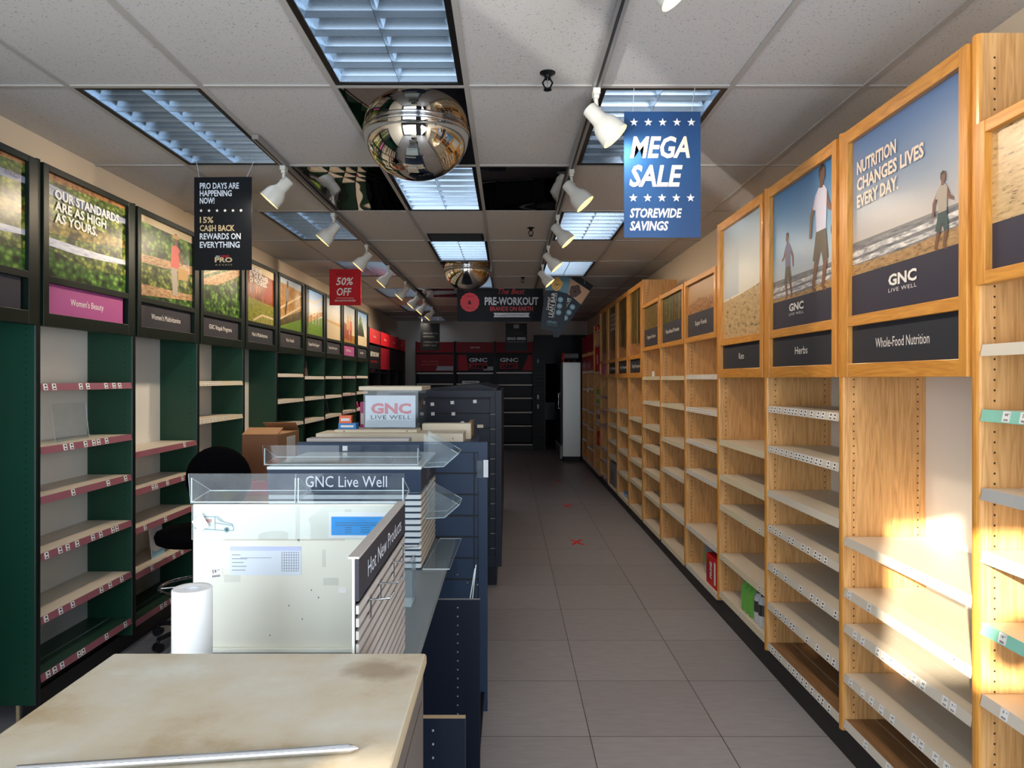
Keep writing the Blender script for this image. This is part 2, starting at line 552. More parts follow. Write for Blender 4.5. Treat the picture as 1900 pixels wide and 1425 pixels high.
class MB:
    def __init__(self):
        self.v, self.f, self.fm, self.fs, self.uv, self.mats = [], [], [], [], {}, []

    def mi(self, mat):
        mat = M[mat] if isinstance(mat, str) else mat
        if mat not in self.mats:
            self.mats.append(mat)
        return self.mats.index(mat)

    def face(self, pts, mat, smooth=False, uv=None):
        b = len(self.v)
        self.v += [tuple(p) for p in pts]
        if uv:
            self.uv[len(self.f)] = uv
        self.f.append(tuple(range(b, b + len(pts))))
        self.fm.append(self.mi(mat))
        self.fs.append(smooth)

    def idx(self, verts, faces, mat, smooth=False):
        b = len(self.v)
        self.v += [tuple(p) for p in verts]
        k = self.mi(mat)
        for f in faces:
            self.f.append(tuple(i + b for i in f))
            self.fm.append(k)
            self.fs.append(smooth)

    def box(self, x0, y0, z0, x1, y1, z1, mat, mats=None):
        x0, x1 = min(x0, x1), max(x0, x1)
        y0, y1 = min(y0, y1), max(y0, y1)
        z0, z1 = min(z0, z1), max(z0, z1)
        vs_ = [(x0, y0, z0), (x1, y0, z0), (x1, y1, z0), (x0, y1, z0), (x0, y0, z1), (x1, y0, z1), (x1, y1, z1), (x0, y1, z1)]
        fs_ = [('-z', (0, 3, 2, 1)), ('+z', (4, 5, 6, 7)), ('-y', (0, 1, 5, 4)), ('+x', (1, 2, 6, 5)), ('+y', (2, 3, 7, 6)), ('-x', (3, 0, 4, 7))]
        b = len(self.v)
        self.v += vs_
        for nme, f in fs_:
            self.f.append(tuple(i + b for i in f))
            self.fm.append(self.mi((mats or {}).get(nme, mat)))
            self.fs.append(False)
        return self

    def prism(self, poly, origin, u, v, w, mat, edge=None):
        """polygon in the (u, v) plane pushed along vector w"""
        o, u, v, w = Vector(origin), Vector(u), Vector(v), Vector(w)
        a = [o + u * p[0] + v * p[1] for p in poly]
        bpts = [p + w for p in a]
        n = len(a)
        if u.cross(v).dot(w) > 0:
            front, back = bpts, list(reversed(a))
        else:
            front, back = list(reversed(bpts)), a
        self.face(front, mat)
        self.face(back, mat)
        for i in range(n):
            j = (i + 1) % n
            q = [a[i], a[j], bpts[j], bpts[i]]
            if u.cross(v).dot(w) < 0:
                q.reverse()
            self.face(q, edge or mat)
        return self

    def lathe(self, prof, origin, axis, mat, n=24, caps=(False, False), smooth=True):
        """prof: list of (distance along axis, radius)"""
        a = Vector(axis).normalized()
        t = Vector((0, 0, 1)) if abs(a.z) < 0.9 else Vector((1, 0, 0))
        e1 = a.cross(t).normalized()
        e2 = a.cross(e1).normalized()
        o = Vector(origin)
        vs_, fs_ = [], []
        for d, r in prof:
            for k in range(n):
                g = 2 * math.pi * k / n
                vs_.append(o + a * d + (e1 * math.cos(g) + e2 * math.sin(g)) * r)
        for i in range(len(prof) - 1):
            for k in range(n):
                k2 = (k + 1) % n
                fs_.append((i * n + k, i * n + k2, (i + 1) * n + k2, (i + 1) * n + k))
        self.idx(vs_, fs_, mat, smooth)
        if caps[0]:
            self.face([vs_[k] for k in range(n)], mat)
        if caps[1]:
            self.face([vs_[(len(prof) - 1) * n + k] for k in reversed(range(n))], mat)
        return self

    def cyl(self, p0, p1, r, mat, n=12, r1=None):
        p0, p1 = Vector(p0), Vector(p1)
        d = (p1 - p0)
        return self.lathe([(0, r), (d.length, r if r1 is None else r1)], p0, d, mat, n, (True, True))

    def tube(self, pts, r, mat, n=8):
        for a, b in zip(pts[:-1], pts[1:]):
            self.cyl(a, b, r, mat, n)
        for p in pts[1:-1]:
            self.ball(p, r, mat, 6)
        return self

    def ball(self, c, r, mat, n=12, sc=(1, 1, 1)):
        c = Vector(c)
        vs_, fs_ = [], []
        m = max(4, n // 2)
        for i in range(m + 1):
            th = math.pi * i / m
            for k in range(n):
                ph = 2 * math.pi * k / n
                vs_.append(c + Vector((math.sin(th) * math.cos(ph) * r * sc[0], math.sin(th) * math.sin(ph) * r * sc[1], math.cos(th) * r * sc[2])))
        for i in range(m):
            for k in range(n):
                k2 = (k + 1) % n
                fs_.append((i * n + k, (i + 1) * n + k, (i + 1) * n + k2, i * n + k2))
        self.idx(vs_, fs_, mat, True)
        return self

    def text(self, s, origin, u, v, height, mat, width=None, align='l', bold=0.0, shear=0.0, spacing=1.0):
        """flat lettering: capitals `height` tall, optionally squeezed to `width`"""
        vs_, fs_, x0, x1, y0, y1 = text2d(s, bold, shear, spacing)
        cap = 0.73
        sy = height / cap
        sx = sy if width is None else width / max(1e-6, (x1 - x0))
        wd = sx * (x1 - x0)
        off = {'l': 0.0, 'c': -wd / 2, 'r': -wd}[align]
        o, u, v = Vector(origin), Vector(u).normalized(), Vector(v).normalized()
        self.idx([o + u * ((p[0] - x0) * sx + off) + v * (p[1] * sy) for p in vs_], fs_, mat)
        return self

    def obj(self, name, parent=None, loc=None, bevel=0.0, segs=2, rotz=0.0):
        me = bpy.data.meshes.new(name)
        me.from_pydata(self.v, [], self.f)
        for m in self.mats:
            me.materials.append(m)
        me.polygons.foreach_set('material_index', self.fm)
        me.polygons.foreach_set('use_smooth', self.fs)
        if self.uv:
            ul = me.uv_layers.new(name='UVMap')
            for fi, uvs in self.uv.items():
                for li, q in zip(me.polygons[fi].loop_indices, uvs):
                    ul.data[li].uv = q
        me.update()
        o = bpy.data.objects.new(name, me)
        COL.objects.link(o)
        if loc:
            o.location = loc
        if rotz:
            o.rotation_euler = (0, 0, rotz)
        if parent:
            o.parent = parent
        if bevel:
            md = o.modifiers.new('bevel', 'BEVEL')
            md.width = bevel
            md.segments = segs
            md.limit_method = 'ANGLE'
        return o


def tag(o, label, cat, group=None):
    o['label'] = label
    o['category'] = cat
    if group:
        o['group'] = group
    return o


def thing(name, label, cat, loc=(0, 0, 0), rotz=0.0, group=None):
    o = bpy.data.objects.new(name, None)
    o.empty_display_size = 0.05
    COL.objects.link(o)
    o.location = loc
    o.rotation_euler = (0, 0, rotz)
    return tag(o, label, cat, group)


def struct(o):
    o['kind'] = 'structure'
    return o


def dup(root, loc, label, group=None, rot=None):
    r = root.copy()
    COL.objects.link(r)
    r.location = loc
    if rot:
        r.rotation_euler = rot
    r['label'] = label
    if group:
        r['group'] = group
    for ch in list(root.children):
        c = ch.copy()
        COL.objects.link(c)
        c.parent = r
        for g in ch.children:
            d = g.copy()
            COL.objects.link(d)
            d.parent = c
    return r


X_, Y_, Z_ = Vector((1, 0, 0)), Vector((0, 1, 0)), Vector((0, 0, 1))


def pt(px, py, y):
    """where the sight line through photo point (px, py) meets depth y"""
    return Vector(((px - 942) / FPX * y, y, HCAM - (py - 702) / FPX * y))


# ------------------------------------------------------------------ the room
XL, XR, YF, YB, ZC = -2.60, 1.875, -0.9, 16.75, 2.997
GX0, GP = -0.189, 0.6096          # ceiling grid
GY0, GD = 3.266, 1.2192
cols = {'A': 3, 'B': 2, 'C': 1, 'D': 0, 'E': -1, 'F': -2}


def cell(c, r):
    x1 = GX0 - (cols[c] - 1) * GP
    y0 = GY0 + (r - 1) * GD
    return x1 - GP, x1, y0, y0 + GD


TROFF = [('C', 0), ('A', 1), ('E', 1), ('C', 2), ('A', 3), ('E', 3), ('C', 4), ('A', 5), ('E', 5), ('C', 6), ('A', 7), ('A', 9), ('A', 11)]
MIRR = [('C', 1), ('B', 2), ('D', 2), ('C', 5), ('B', 7)]

fl = MB()
fl.face([(XL, YF, 0), (XR, YF, 0), (XR, YB + 3, 0), (XL, YB + 3, 0)], 'floor')
struct(fl.obj('floor'))

ce = MB()
xs = [GX0 + GP * k for k in range(-4, 5)]
xs = [XL] + [x for x in xs if XL + 0.02 < x < XR - 0.02] + [XR]
ys = [GY0 + GD * k for k in range(-4, 13)]
ys = [YF] + [y for y in ys if YF + 0.02 < y < YB - 0.02] + [YB]
open_cells = [cell(*t) for t in TROFF + MIRR]
for i in range(len(xs) - 1):
    for j in range(len(ys) - 1):
        mx, my = (xs[i] + xs[i + 1]) / 2, (ys[j] + ys[j + 1]) / 2
        if any(a < mx < b and c < my < d for a, b, c, d in open_cells):
            continue
        ce.face([(xs[i], ys[j], ZC), (xs[i], ys[j + 1], ZC), (xs[i + 1], ys[j + 1], ZC), (xs[i + 1], ys[j], ZC)], 'ceiling')
for x in xs[1:-1]:
    ce.box(x - 0.012, YF, ZC - 0.008, x + 0.012, YB, ZC - 0.0005, 'grid')
for y in ys[1:-1]:
    for i in range(len(xs) - 1):
        ce.box(xs[i] + (0.012 if i else 0), y - 0.012, ZC - 0.008, xs[i + 1] - (0.012 if i < len(xs) - 2 else 0), y + 0.012, ZC - 0.0005, 'grid')
struct(ce.obj('ceiling'))


def wallbox(name, x0, y0, z0, x1, y1, z1, mat):
    b = MB()
    b.box(x0, y0, z0, x1, y1, z1, mat)
    return struct(b.obj(name))


ZT = 3.3
wallbox('wall_left', XL - 0.1, YF, 0, XL, YB + 3, ZT, 'wall')
wallbox('wall_right', XR, YF, 0, XR + 0.1, YB + 3, ZT, 'wall')
# back wall with the stock room doorway
DX0, DX1, DZ = 0.845, 1.17, 2.02
wb = MB()
wb.box(XL, YB, 0, DX0, YB + 0.1, ZT, 'wall_back')
wb.box(DX1, YB, 0, XR, YB + 0.1, ZT, 'wall_back')
wb.box(DX0, YB, DZ, DX1, YB + 0.1, ZT, 'wall_back')
struct(wb.obj('wall_back'))
wallbox('wall_stockroom', XL, YB + 2.9, 0, XR, YB + 3.0, ZT, 'dark_void')
rf = MB()
rf.box(XL, YB + 0.1, ZT - 0.3, XR, YB + 2.9, ZT - 0.25, 'dark_void')
struct(rf.obj('ceiling_stockroom'))
# shop front behind the camera: unseen, gaps shaped for sun patches and ceiling band
slots = [(-0.83, -0.52, 1.72, 2.34), (-0.52, -0.28, 1.72, 2.20), (-1.45, -1.30, 1.50, 1.755), (-2.34, -2.02, 1.00, 1.92)]
wf = MB()
gx = sorted({XL, XR} | {s[0] for s in slots} | {s[1] for s in slots})
gz = sorted({0.0, ZT} | {s[2] for s in slots} | {s[3] for s in slots})
for i in range(len(gx) - 1):
    for j in range(len(gz) - 1):
        mx, mz = (gx[i] + gx[i + 1]) / 2, (gz[j] + gz[j + 1]) / 2
        if any(a < mx < b and c < mz < d for a, b, c, d in slots):
            continue
        wf.box(gx[i], YF - 0.04, gz[j], gx[i + 1], YF, gz[j + 1], 'frame_dark')
# added out of view: disc casting a round shadow, slab shading the left gap
wf.prism([(.085 * math.cos(2 * math.pi * i / 24), .085 * math.sin(2 * math.pi * i / 24)) for i in range(24)], (-.366, YF - .02, 1.855), X_, Z_, (0, -.004, 0), 'frame_dark')
wf.box(-.366, YF - .024, 1.86, -.28, YF - .02, 1.95, 'frame_dark')
wf.prism([(-2.40, 0), (-1.95, 0), (-3.95, -3.2), (-4.40, -3.2)], (0, YF - .041, 1.96), X_, Y_, (0, 0, .02), 'frame_dark')
struct(wf.obj('wall_front'))
rt = MB()
rt.box(XL - 0.1, YF, ZT, XR + 0.1, YB + 3, ZT + 0.05, 'dark_void')
struct(rt.obj('trim_1'))


# ------------------------------------------------------------------ prints
class Print:
    """a flat printed picture; units are metres from its lower left corner"""

    def __init__(self, w, h, bg):
        self.b, self.w, self.h, self.k = MB(), w, h, 0
        self.poly([(0, 0), (w, 0), (w, h), (0, h)], bg)

    def poly(self, pts, mat):
        y = -0.0001 * self.k
        self.k += 1
        self.b.face([(p[0], y, p[1]) for p in pts], mat, uv=[(p[0] / self.w, p[1] / self.h) for p in pts])

    def norm(self, pts, mat):
        self.poly([(p[0] * self.w, p[1] * self.h) for p in pts], mat)

    def ell(self, cx, cy, rx, ry, mat, n=14, rot=0.0):
        self.poly([(cx + rx * math.cos(a) * math.cos(rot) - ry * math.sin(a) * math.sin(rot),
                    cy + rx * math.cos(a) * math.sin(rot) + ry * math.sin(a) * math.cos(rot)) for a in [2 * math.pi * i / n for i in range(n)]], mat)

    def limb(self, pts, w0, w1, mat):
        n = len(pts)
        L, R = [], []
        for i, p in enumerate(pts):
            a = Vector(pts[max(0, i - 1)])
            c = Vector(pts[min(n - 1, i + 1)])
            d = (c - a).normalized()
            nn = Vector((-d.y, d.x)) * ((w0 + (w1 - w0) * i / (n - 1)) / 2)
            L.append((p[0] + nn.x, p[1] + nn.y))
            R.append((p[0] - nn.x, p[1] - nn.y))
        self.poly(L + R[::-1], mat)

    def build(self, name, parent, x, y, z):
        return self.b.obj(name, parent, (x, y, z))


def gnc(b, ox, oy, oz, h, mat, mat2, width=None):
    """the wide three-letter mark with two small words below it"""
    w = width or h * 2.9
    b.text('GNC', (ox, oy, oz), X_, Z_, h, mat, width=w, bold=0.035, align='c')
    b.text('LIVE WELL', (ox, oy, oz - h * 0.62), X_, Z_, h * 0.36, mat2, width=w, align='c', spacing=1.15)


# ------------------------------------------------------------------ wall bays
T = 0.038


def price_strip(sh, w, x0, z, mat, tags, rnd, digits=False, y=-0.012):
    b = MB()
    a, c = Vector((x0, y + 0.002, z + 0.002)), Vector((x0, y - 0.005, z - 0.034))
    n = Vector((0, -0.982, 0.19)).normalized()
    b.prism([(0, 0), (w, 0), (w, 1), (0, 1)], a, X_, c - a, -n * 0.002, mat)
    dv = (a - c).normalized()
    pos = []
    if tags:
        x = 0.015 + rnd.random() * 0.04
        while x < w - 0.045:
            if rnd.random() < tags:
                pos.append(x)
            x += 0.036 + rnd.random() * 0.045
    for x in pos:
        o = c + X_ * x + dv * 0.003 + n * 0.0007
        b.prism([(0, 0), (0.032, 0), (0.032, 0.032), (0, 0.032)], o, X_, dv, n * 0.0004, 'tag')
        o2 = o + n * 0.0007
        if digits:
            b.text(rnd.choice(['14', '19', '24', '29', '34', '39', '44', '9']), o2 + X_ * 0.009 + dv * 0.017, X_, dv, 0.010, 'ink', bold=0.012)
            b.text('99', o2 + X_ * 0.0225 + dv * 0.0215, X_, dv, 0.0052, 'ink')
            for k in range(7):
                xx = 0.007 + k * 0.0027
                b.face([o2 + X_ * xx + dv * 0.003, o2 + X_ * (xx + 0.0016) + dv * 0.003, o2 + X_ * (xx + 0.0016) + dv * 0.009, o2 + X_ * xx + dv * 0.009], 'ink')
        else:
            b.face([o2 + X_ * 0.012 + dv * 0.018, o2 + X_ * 0.024 + dv * 0.018, o2 + X_ * 0.024 + dv * 0.027, o2 + X_ * 0.010 + dv * 0.027], 'ink')
            b.face([o2 + X_ * 0.008 + dv * 0.004, o2 + X_ * 0.026 + dv * 0.004, o2 + X_ * 0.026 + dv * 0.010, o2 + X_ * 0.008 + dv * 0.010], 'ink')
    return b.obj('price_strip', sh)


def add_shelf(bay, w, d, z, strip='strip_white', tags=0.6, top='shelf', rnd=random, digits=False, yf=0.008):
    b = MB()
    x0, x1 = T / 2 + 0.004, w - T / 2 - 0.004
    b.box(x0, yf + 0.003, z - 0.016, x1, d - 0.012, z, top)
    b.box(x0, yf + 0.13, z, x1, yf + 0.133, z + 0.0002, 'strip_white')
    sh = b.obj('shelf', bay)
    price_strip(sh, x1 - x0, x0, z, strip, tags, rnd, digits, yf)
    return sh


def upright(bay, x, d, z1, z0, mat, edge, holes=True, side=1, holemat='hole', name='upright'):
    b = MB()
    b.box(x - T / 2, 0.010, z0, x + T / 2, d, z1, mat)
    n = 6
    prof = [(-T / 2, 0.010)] + [(-T / 2 * math.cos(math.pi * i / n), 0.010 - 0.012 * math.sin(math.pi * i / n)) for i in range(1, n)] + [(T / 2, 0.010)]
    b.prism(prof, (x, 0, z0), X_, Y_, (0, 0, z1 - z0), edge)
    if holes:
        for yy in (0.05, d - 0.045):
            z = z0 + 0.08
            while z < z1 - 0.06:
                xx = x + side * (T / 2 + 0.0006)
                b.face([(xx, yy - 0.003, z - 0.003), (xx, yy + 0.003, z - 0.003), (xx, yy + 0.003, z + 0.003), (xx, yy - 0.003, z + 0.003)], holemat)
                z += 0.032
    return b.obj(name, bay)


def valance(bay, w, z0, z1, zl0, zl1, zp0, zp1, xi0, xi1, frame, frame_h, y=-0.010, single=False):
    """header frame: opening zp0..zp1 holds the picture, zl0..zl1 the name plate"""
    b = MB()
    a, c = T / 2 + 0.001, w - T / 2 - 0.001
    y1 = y + 0.034
    b.box(a, y, z0, xi0, y1, z1, frame)
    b.box(xi1, y, z0, c, y1, z1, frame)
    b.box(xi0, y + 0.001, zp1, xi1, y1, z1, frame_h)
    if not single:
        b.box(xi0, y + 0.001, zl1, xi1, y1, zp0, frame_h)
        b.box(xi0, y + 0.001, z0, xi1, y1, zl0, frame_h)
    else:
        b.box(xi0, y + 0.001, z0, xi1, y1, zp0, frame_h)
    b.box(a, y1, z0, c, y1 + 0.004, z1, frame)
    return b.obj('header_frame', bay, bevel=0.003)


def plate(parent, x0, x1, z0, z1, y, mat, words, h, width=None, ink='white'):
    b = MB()
    b.box(x0, y, z0, x1, y + 0.004, z1, mat)
    if words:
        b.text(words, ((x0 + x1) / 2, y - 0.0008, (z0 + z1) / 2 - h * 0.45), X_, Z_, h, ink, width=width, align='c')
    return b.obj('name_plate', parent)


def kick(bay, w, h, y, mat='black_kick', right=False):
    b = MB()
    x0 = (-T / 2 if right else T / 2) + .0005
    b.box(x0, y, 0, x0 + w - .001, y + 0.02, h, mat)
    return b.obj('kick_plate', bay)


def back(bay, w, d, z0, z1, mat):
    b = MB()
    b.box(T / 2, d - 0.010, z0, w - T / 2, d, z1, mat)
    return b.obj('back_panel', bay)


# ---- pictures for the oak headers (w x h metres)
def runner(p, cx, cy, s, top, bottom, flip=1, legs='skin'):
    """a small printed figure in mid stride; s is its height"""
    def q(x, y):
        return (cx + flip * x * s, cy + y * s)
    p.limb([q(-0.02, 0.40), q(-0.10, 0.22), q(-0.16, 0.02)], 0.10 * s, 0.05 * s, legs)
    p.limb([q(0.03, 0.40), q(0.07, 0.21), q(0.02, 0.02)], 0.10 * s, 0.05 * s, legs)
    p.limb([q(-0.16, 0.02), q(-0.10, 0.005)], 0.03 * s, 0.03 * s, legs)
    p.limb([q(0.02, 0.02), q(0.09, 0.0)], 0.03 * s, 0.03 * s, legs)
    p.poly([q(-0.09, 0.50), q(0.08, 0.50), q(0.13, 0.24), q(0.03, 0.22), q(-0.01, 0.34), q(-0.08, 0.22), q(-0.16, 0.26)], bottom)
    p.limb([q(-0.08, 0.76), q(-0.19, 0.62), q(-0.21, 0.45)], 0.07 * s, 0.04 * s, legs)
    p.limb([q(0.07, 0.76), q(0.14, 0.64), q(0.22, 0.60)], 0.07 * s, 0.04 * s, legs)
    p.poly([q(-0.11, 0.78), q(-0.05, 0.83), q(0.05, 0.83), q(0.10, 0.78), q(0.085, 0.48), q(-0.09, 0.48)], top)
    p.poly([q(-0.11, 0.78), q(-0.07, 0.80), q(-0.10, 0.66), q(-0.16, 0.68)], top)
    p.limb([q(0.0, 0.82), q(0.01, 0.89)], 0.06 * s, 0.06 * s, legs)
    p.ell(*q(0.015, 0.925), 0.055 * s, 0.075 * s, legs)
    p.poly([q(-0.045, 0.93), q(-0.04, 0.985), q(0.01, 1.01), q(0.06, 0.985), q(0.03, 0.965), q(-0.02, 0.955), q(-0.03, 0.89)], 'hair')


def beach(w, h, sky, dots='p_sand', hor=0.42, band=0.23):
    p = Print(w, h, sky)
    p.norm([(0, band), (1, band), (1, hor), (0, hor)], 'p_sea')
    p.norm([(0, hor - 0.085), (1, hor - 0.055), (1, hor - 0.030), (0.4, hor - 0.045), (0, hor - 0.05)], 'p_foam')
    p.norm([(0, hor - 0.125), (0.5, hor - 0.115), (1, hor - 0.095), (1, hor - 0.075), (0, hor - 0.10)], 'p_foam')
    p.norm([(0, hor - .012), (1, hor - .012), (1, hor), (0, hor)], 'grey_print')
    p.norm([(0, band - 0.02), (1, band - 0.02), (1, hor - 0.10), (0.55, hor - 0.125), (0, hor - 0.13)], dots)
    return p


R_up = [2.224, 3.113, 4.014, 4.919, 5.836, 6.768, 7.674, 8.558, 9.448, 10.316, 11.160, 12.0, 12.98, 13.83]
RXF, RD = 1.448, 0.372

R_spec = {
    0: dict(kind='low', name='', z=[1.752, 1.553, 1.312, 1.12, .90, .68, .43, .18],
            strips=['strip_white', 'strip_mint', 'strip_steel', 'strip_mint', 'strip_mint', 'strip_white', 'strip_white', 'strip_white'],
            tags=[.25, .5, 0, 0, .5, .6, .6, .6],
            label='oak wall bay at the right edge of the photo, with mint price strips'),
    1: dict(kind='tall', name='Whole-Food Nutrition', z=[.965, .743, .590, .375, .176], tags=[0, .55, .75, .55, .5],
            label='oak wall bay headed Whole-Food Nutrition with the sunlit shelves'),
    2: dict(kind='tall', name='Herbs', z=[1.495, 1.274, 1.026, .833, .618, .398, .172], tags=[.8, .9, 0, .7, .6, .7, .9],
            label='oak wall bay headed Herbs under the picture of two runners'),
    3: dict(kind='tall', name='Keto', z=[1.229, .992, .785, .450, .188], tags=[0, 0, .1, .15, .1], strip='strip_cream',
            label='oak wall bay headed Keto with green bottle packs on its bottom shelf'),
    4: dict(kind='low', name='Super Foods', z=[1.676, 1.418, 1.162, .917, .469, .146], tags=[1.2, 1.2, 1.2, 1.2, 1.2, .5],
            label='low oak wall bay headed Super Foods with a red carton on its bottom shelf'),
    5: dict(kind='low', name='Plant-Based Proteins', z=[1.67, 1.418, 1.096, .814, .469, .141], tags=[0, 0, .1, 1.1, 1.1, .2], strip='strip_cream',
            label='low oak wall bay headed Plant-Based Proteins under a bamboo picture'),
    6: dict(kind='low', name='Organic Greens', z=[1.668, 1.411, 1.162, .944, .688, .438, .143], tags=[0, .9, .2, .2, .1, .1, .1], strip='strip_cream',
            label='low oak wall bay farthest of the three low ones, under a brown reed picture'),
    7: dict(kind='tall', name='Weight Management', z=[1.195, .971, .705, .462, .147], tags=[.2, .1, 0, 0, 0], strip='strip_cream',
            label='tall oak wall bay right behind the three low bays, under a golden forest picture'),
    8: dict(kind='tall', name='Weight Management', z=[1.25, 1.007, .727, .435, .145], tags=[.1, .1, 0, 0, .3], strip='strip_cream',
            label='tall oak wall bay under a forest picture with a dark tree trunk'),
    9: dict(kind='tall', name='Weight Management', z=[1.218, 1.008, .779, .559, .15], tags=[.1] * 5, strip='strip_cream',
            label='tall oak wall bay under the forest picture with white lettering'),
    10: dict(kind='tall', name='', z=[1.382, 1.167, .947, .589, .399, .16], tags=[.5] * 6, strip='strip_mauve',
             label='last tall oak wall bay with a picture and a pink name plate'),
    11: dict(kind='open', name='', z=[2.43, 2.19, 1.76, 1.24, .92, .55, .14], tags=[0] * 7, strip='strip_cream',
             label='open oak wall bay holding red cartons near its top'),
    12: dict(kind='red', name='', z=[1.78, 1.48, 1.07, .77, .43, .14], tags=[0] * 6, strip='strip_white',
             label='oak wall bay with red header panels, second from the drinks cooler'),
    13: dict(kind='red', name='', z=[1.78, 1.46, 1.08, .8, .5, .14], tags=[0] * 6, strip='strip_white',
             label='oak wall bay with red header panels beside the drinks cooler'),
}


def oak_picture(k, w, h):
    if k == 0:
        p = Print(w, h, 'p_sand_dot')
        p.norm([(0, 0), (1, 0), (1, .34), (0, .34)], 'navy_band')
    elif k == 1:
        p = beach(w, h, 'p_sky_day')
        for i in range(26):
            x = .35 + .6 * random.random()
            p.ell(x * w, (.25 + .045 * random.random()) * h, .012, .003, 'soil')
        p.norm([(0, 0), (1, 0), (1, .238), (0, .232)], 'navy_band')
        runner(p, .845 * w, .235 * h, .26, 'shirt_grey', 'teal')
        p.b.text('NUTRITION', (.065 * w, -.0062, .80 * h), X_, Z_, .052, 'cream_ink', bold=.03, width=.40 * w)
        p.b.text('CHANGES LIVES', (.065 * w, -.0062, .705 * h), X_, Z_, .052, 'cream_ink', bold=.03, width=.64 * w)
        p.b.text('EVERY DAY.', (.065 * w, -.0062, .61 * h), X_, Z_, .052, 'cream_ink', bold=.03, width=.42 * w)
        gnc(p.b, .52 * w, -.0062, .125 * h, .042, 'white', 'white', .187)
    elif k == 2:
        p = beach(w, h, 'p_sky_blue', 'p_sand', .36, .20)
        p.norm([(0, 0), (1, 0), (1, .205), (0, .205)], 'navy_band')
        runner(p, .27 * w, .215 * h, .34, 'shirt_blue', 'shorts', -1)
        runner(p, .80 * w, .205 * h, .58, 'shirt', 'shorts', 1)
        p.ell(.97 * w, .56 * h, .03, .035, 'choc')
        gnc(p.b, .43 * w, -.0062, .115 * h, .038, 'white', 'white', .18)
    elif k == 3:
        p = Print(w, h, 'p_sky_pale')
        p.norm([(0, 0), (1, 0), (1, .41), (.5, .365), (.15, .345), (0, .34)], 'p_sand_dot')
        p.norm([(.18, .35), (.2, .35), (.2, .375), (.18, .375)], 'soil')
        p.norm([(.04, .36), (.42, .38), (.42, .80), (.12, .80), (.12, .88), (.04, .88)], 'window_print')
    elif k in (4, 5, 6):
        p = Print(w, h, {4: 'p_ochre_sky', 5: 'p_forest', 6: 'p_reed'}[k])
        if k == 4:
            p.norm([(0, .3), (1, .3), (1, .72), (.7, .66), (.4, .70), (0, .60)], 'p_brush')
        if k == 5:
            for i in range(24):
                x = random.random()
                p.norm([(x, .35), (x + .012, .35), (x + .008, 1), (x - .002, 1)], random.choice(['p_leaf', 'straw', 'p_leaf_dk']))
        p.norm([(0, 0), (1, 0), (1, .44), (0, .44)], 'charcoal')
        p.b.text(R_spec[k]['name'], (.5 * w, -.0062, .20 * h), X_, Z_, .036, 'white', align='c', width={4: .40, 5: .62, 6: .52}[k] * w)
    else:
        p = Print(w, h, 'p_forest' if k != 10 else 'p_leaf_gold')
        for i in range(16):
            x = random.random() * .96
            p.norm([(x, .18), (x + .03, .16), (x + .022, 1), (x + .006, 1)], random.choice(['p_reed', 'hair', 'straw', 'p_reed']))
        p.norm([(0, 0), (1, 0), (1, .16), (0, .2)], 'p_brush')
        if k == 8:
            p.norm([(.38, .2), (.54, .2), (.50, .62), (.44, .62)], 'hair')
        if k == 9:
            for q, wd in enumerate(['WE NEVER', 'STOP', 'FORWARD', 'MOVING.']):
                p.b.text(wd, (.22 * w, -.0062, (.80 - .085 * q) * h), X_, Z_, .042, 'white', bold=.03, width=.6 * w)
    return p


for k in range(14):
    s = R_spec[k]
    yfar = R_up[k]
    ynear = R_up[k - 1] if k else 1.32
    w = yfar - ynear
    bay = thing('shelf_bay', s['label'], 'shelf unit', (RXF, yfar - T / 2, 0), -math.pi / 2, 'oak wall bays')
    ztop = {'tall': 2.70, 'low': 2.43, 'open': 2.52, 'red': 2.43}[s['kind']]
    own = max(ztop, {'tall': 2.705, 'low': 2.435, 'open': 2.52, 'red': 2.43}[R_spec[k + 1]['kind']] if k < 13 else ztop)
    upright(bay, 0, RD, own + 0.008, 0.125, 'oak', 'honey', holes=(k < 7))
    if k == 0:
        upright(bay, w - T / 2, RD, 2.44, 0.125, 'oak', 'honey', holes=False)
    back(bay, w, RD, 0.12, ztop - 0.03, 'white_panel' if k in (1, 2) else 'oak')
    kick(bay, w, 0.124, 0.028, right=True)
    rnd = random.Random(40 + k)
    for i, z in enumerate(s['z']):
        last = (i == len(s['z']) - 1)
        st = s['strips'][i] if 'strips' in s else s.get('strip', 'strip_white')
        top = 'oak_shelf' if last and k < 4 and k != 3 else 'shelf'
        add_shelf(bay, w, RD, z, st, s['tags'][i], top, rnd, digits=(k < 2))
    if s['kind'] == 'tall':
        xi0, xi1 = .085, w - .062
        hf = valance(bay, w, 1.655, 2.70, 1.712, 1.868, 1.912, 2.645, xi0, xi1, 'honey', 'honey_h')
        oak_picture(k, xi1 - xi0, .733).build('picture_print', hf, xi0, .014, 1.912)
        plate(hf, xi0, xi1, 1.712, 1.868, .012, 'pink_plate' if k == 10 else 'plate', s['name'], .040,
              {1: .36, 2: .15, 3: .095}.get(k, .5))
    elif s['kind'] == 'low':
        xi0, xi1 = .062, w - .062
        hf = valance(bay, w, 1.935, 2.43, 0, 0, 1.975, 2.392, xi0, xi1, 'honey', 'honey_h', single=True)
        oak_picture(k, xi1 - xi0, .417).build('picture_print', hf, xi0, .014, 1.975)
    elif s['kind'] == 'red':
        b = MB()
        b.box(T / 2, -.004, 2.12, w - T / 2, .02, 2.42, 'red_dk')
        b.obj('header_panel', bay)
        b = MB()
        b.box(T / 2, -.004, 1.80, w - T / 2, .02, 2.05, 'crimson')
        for q in range(3):
            b.prism([(0, 0), (.02, 0), (.10, .13), (.085, .14)], (.28 + q * .09, -.0045, 1.84), X_, Z_, (0, -.001, 0), 'bottle_grey')
        b.obj('header_panel', bay)

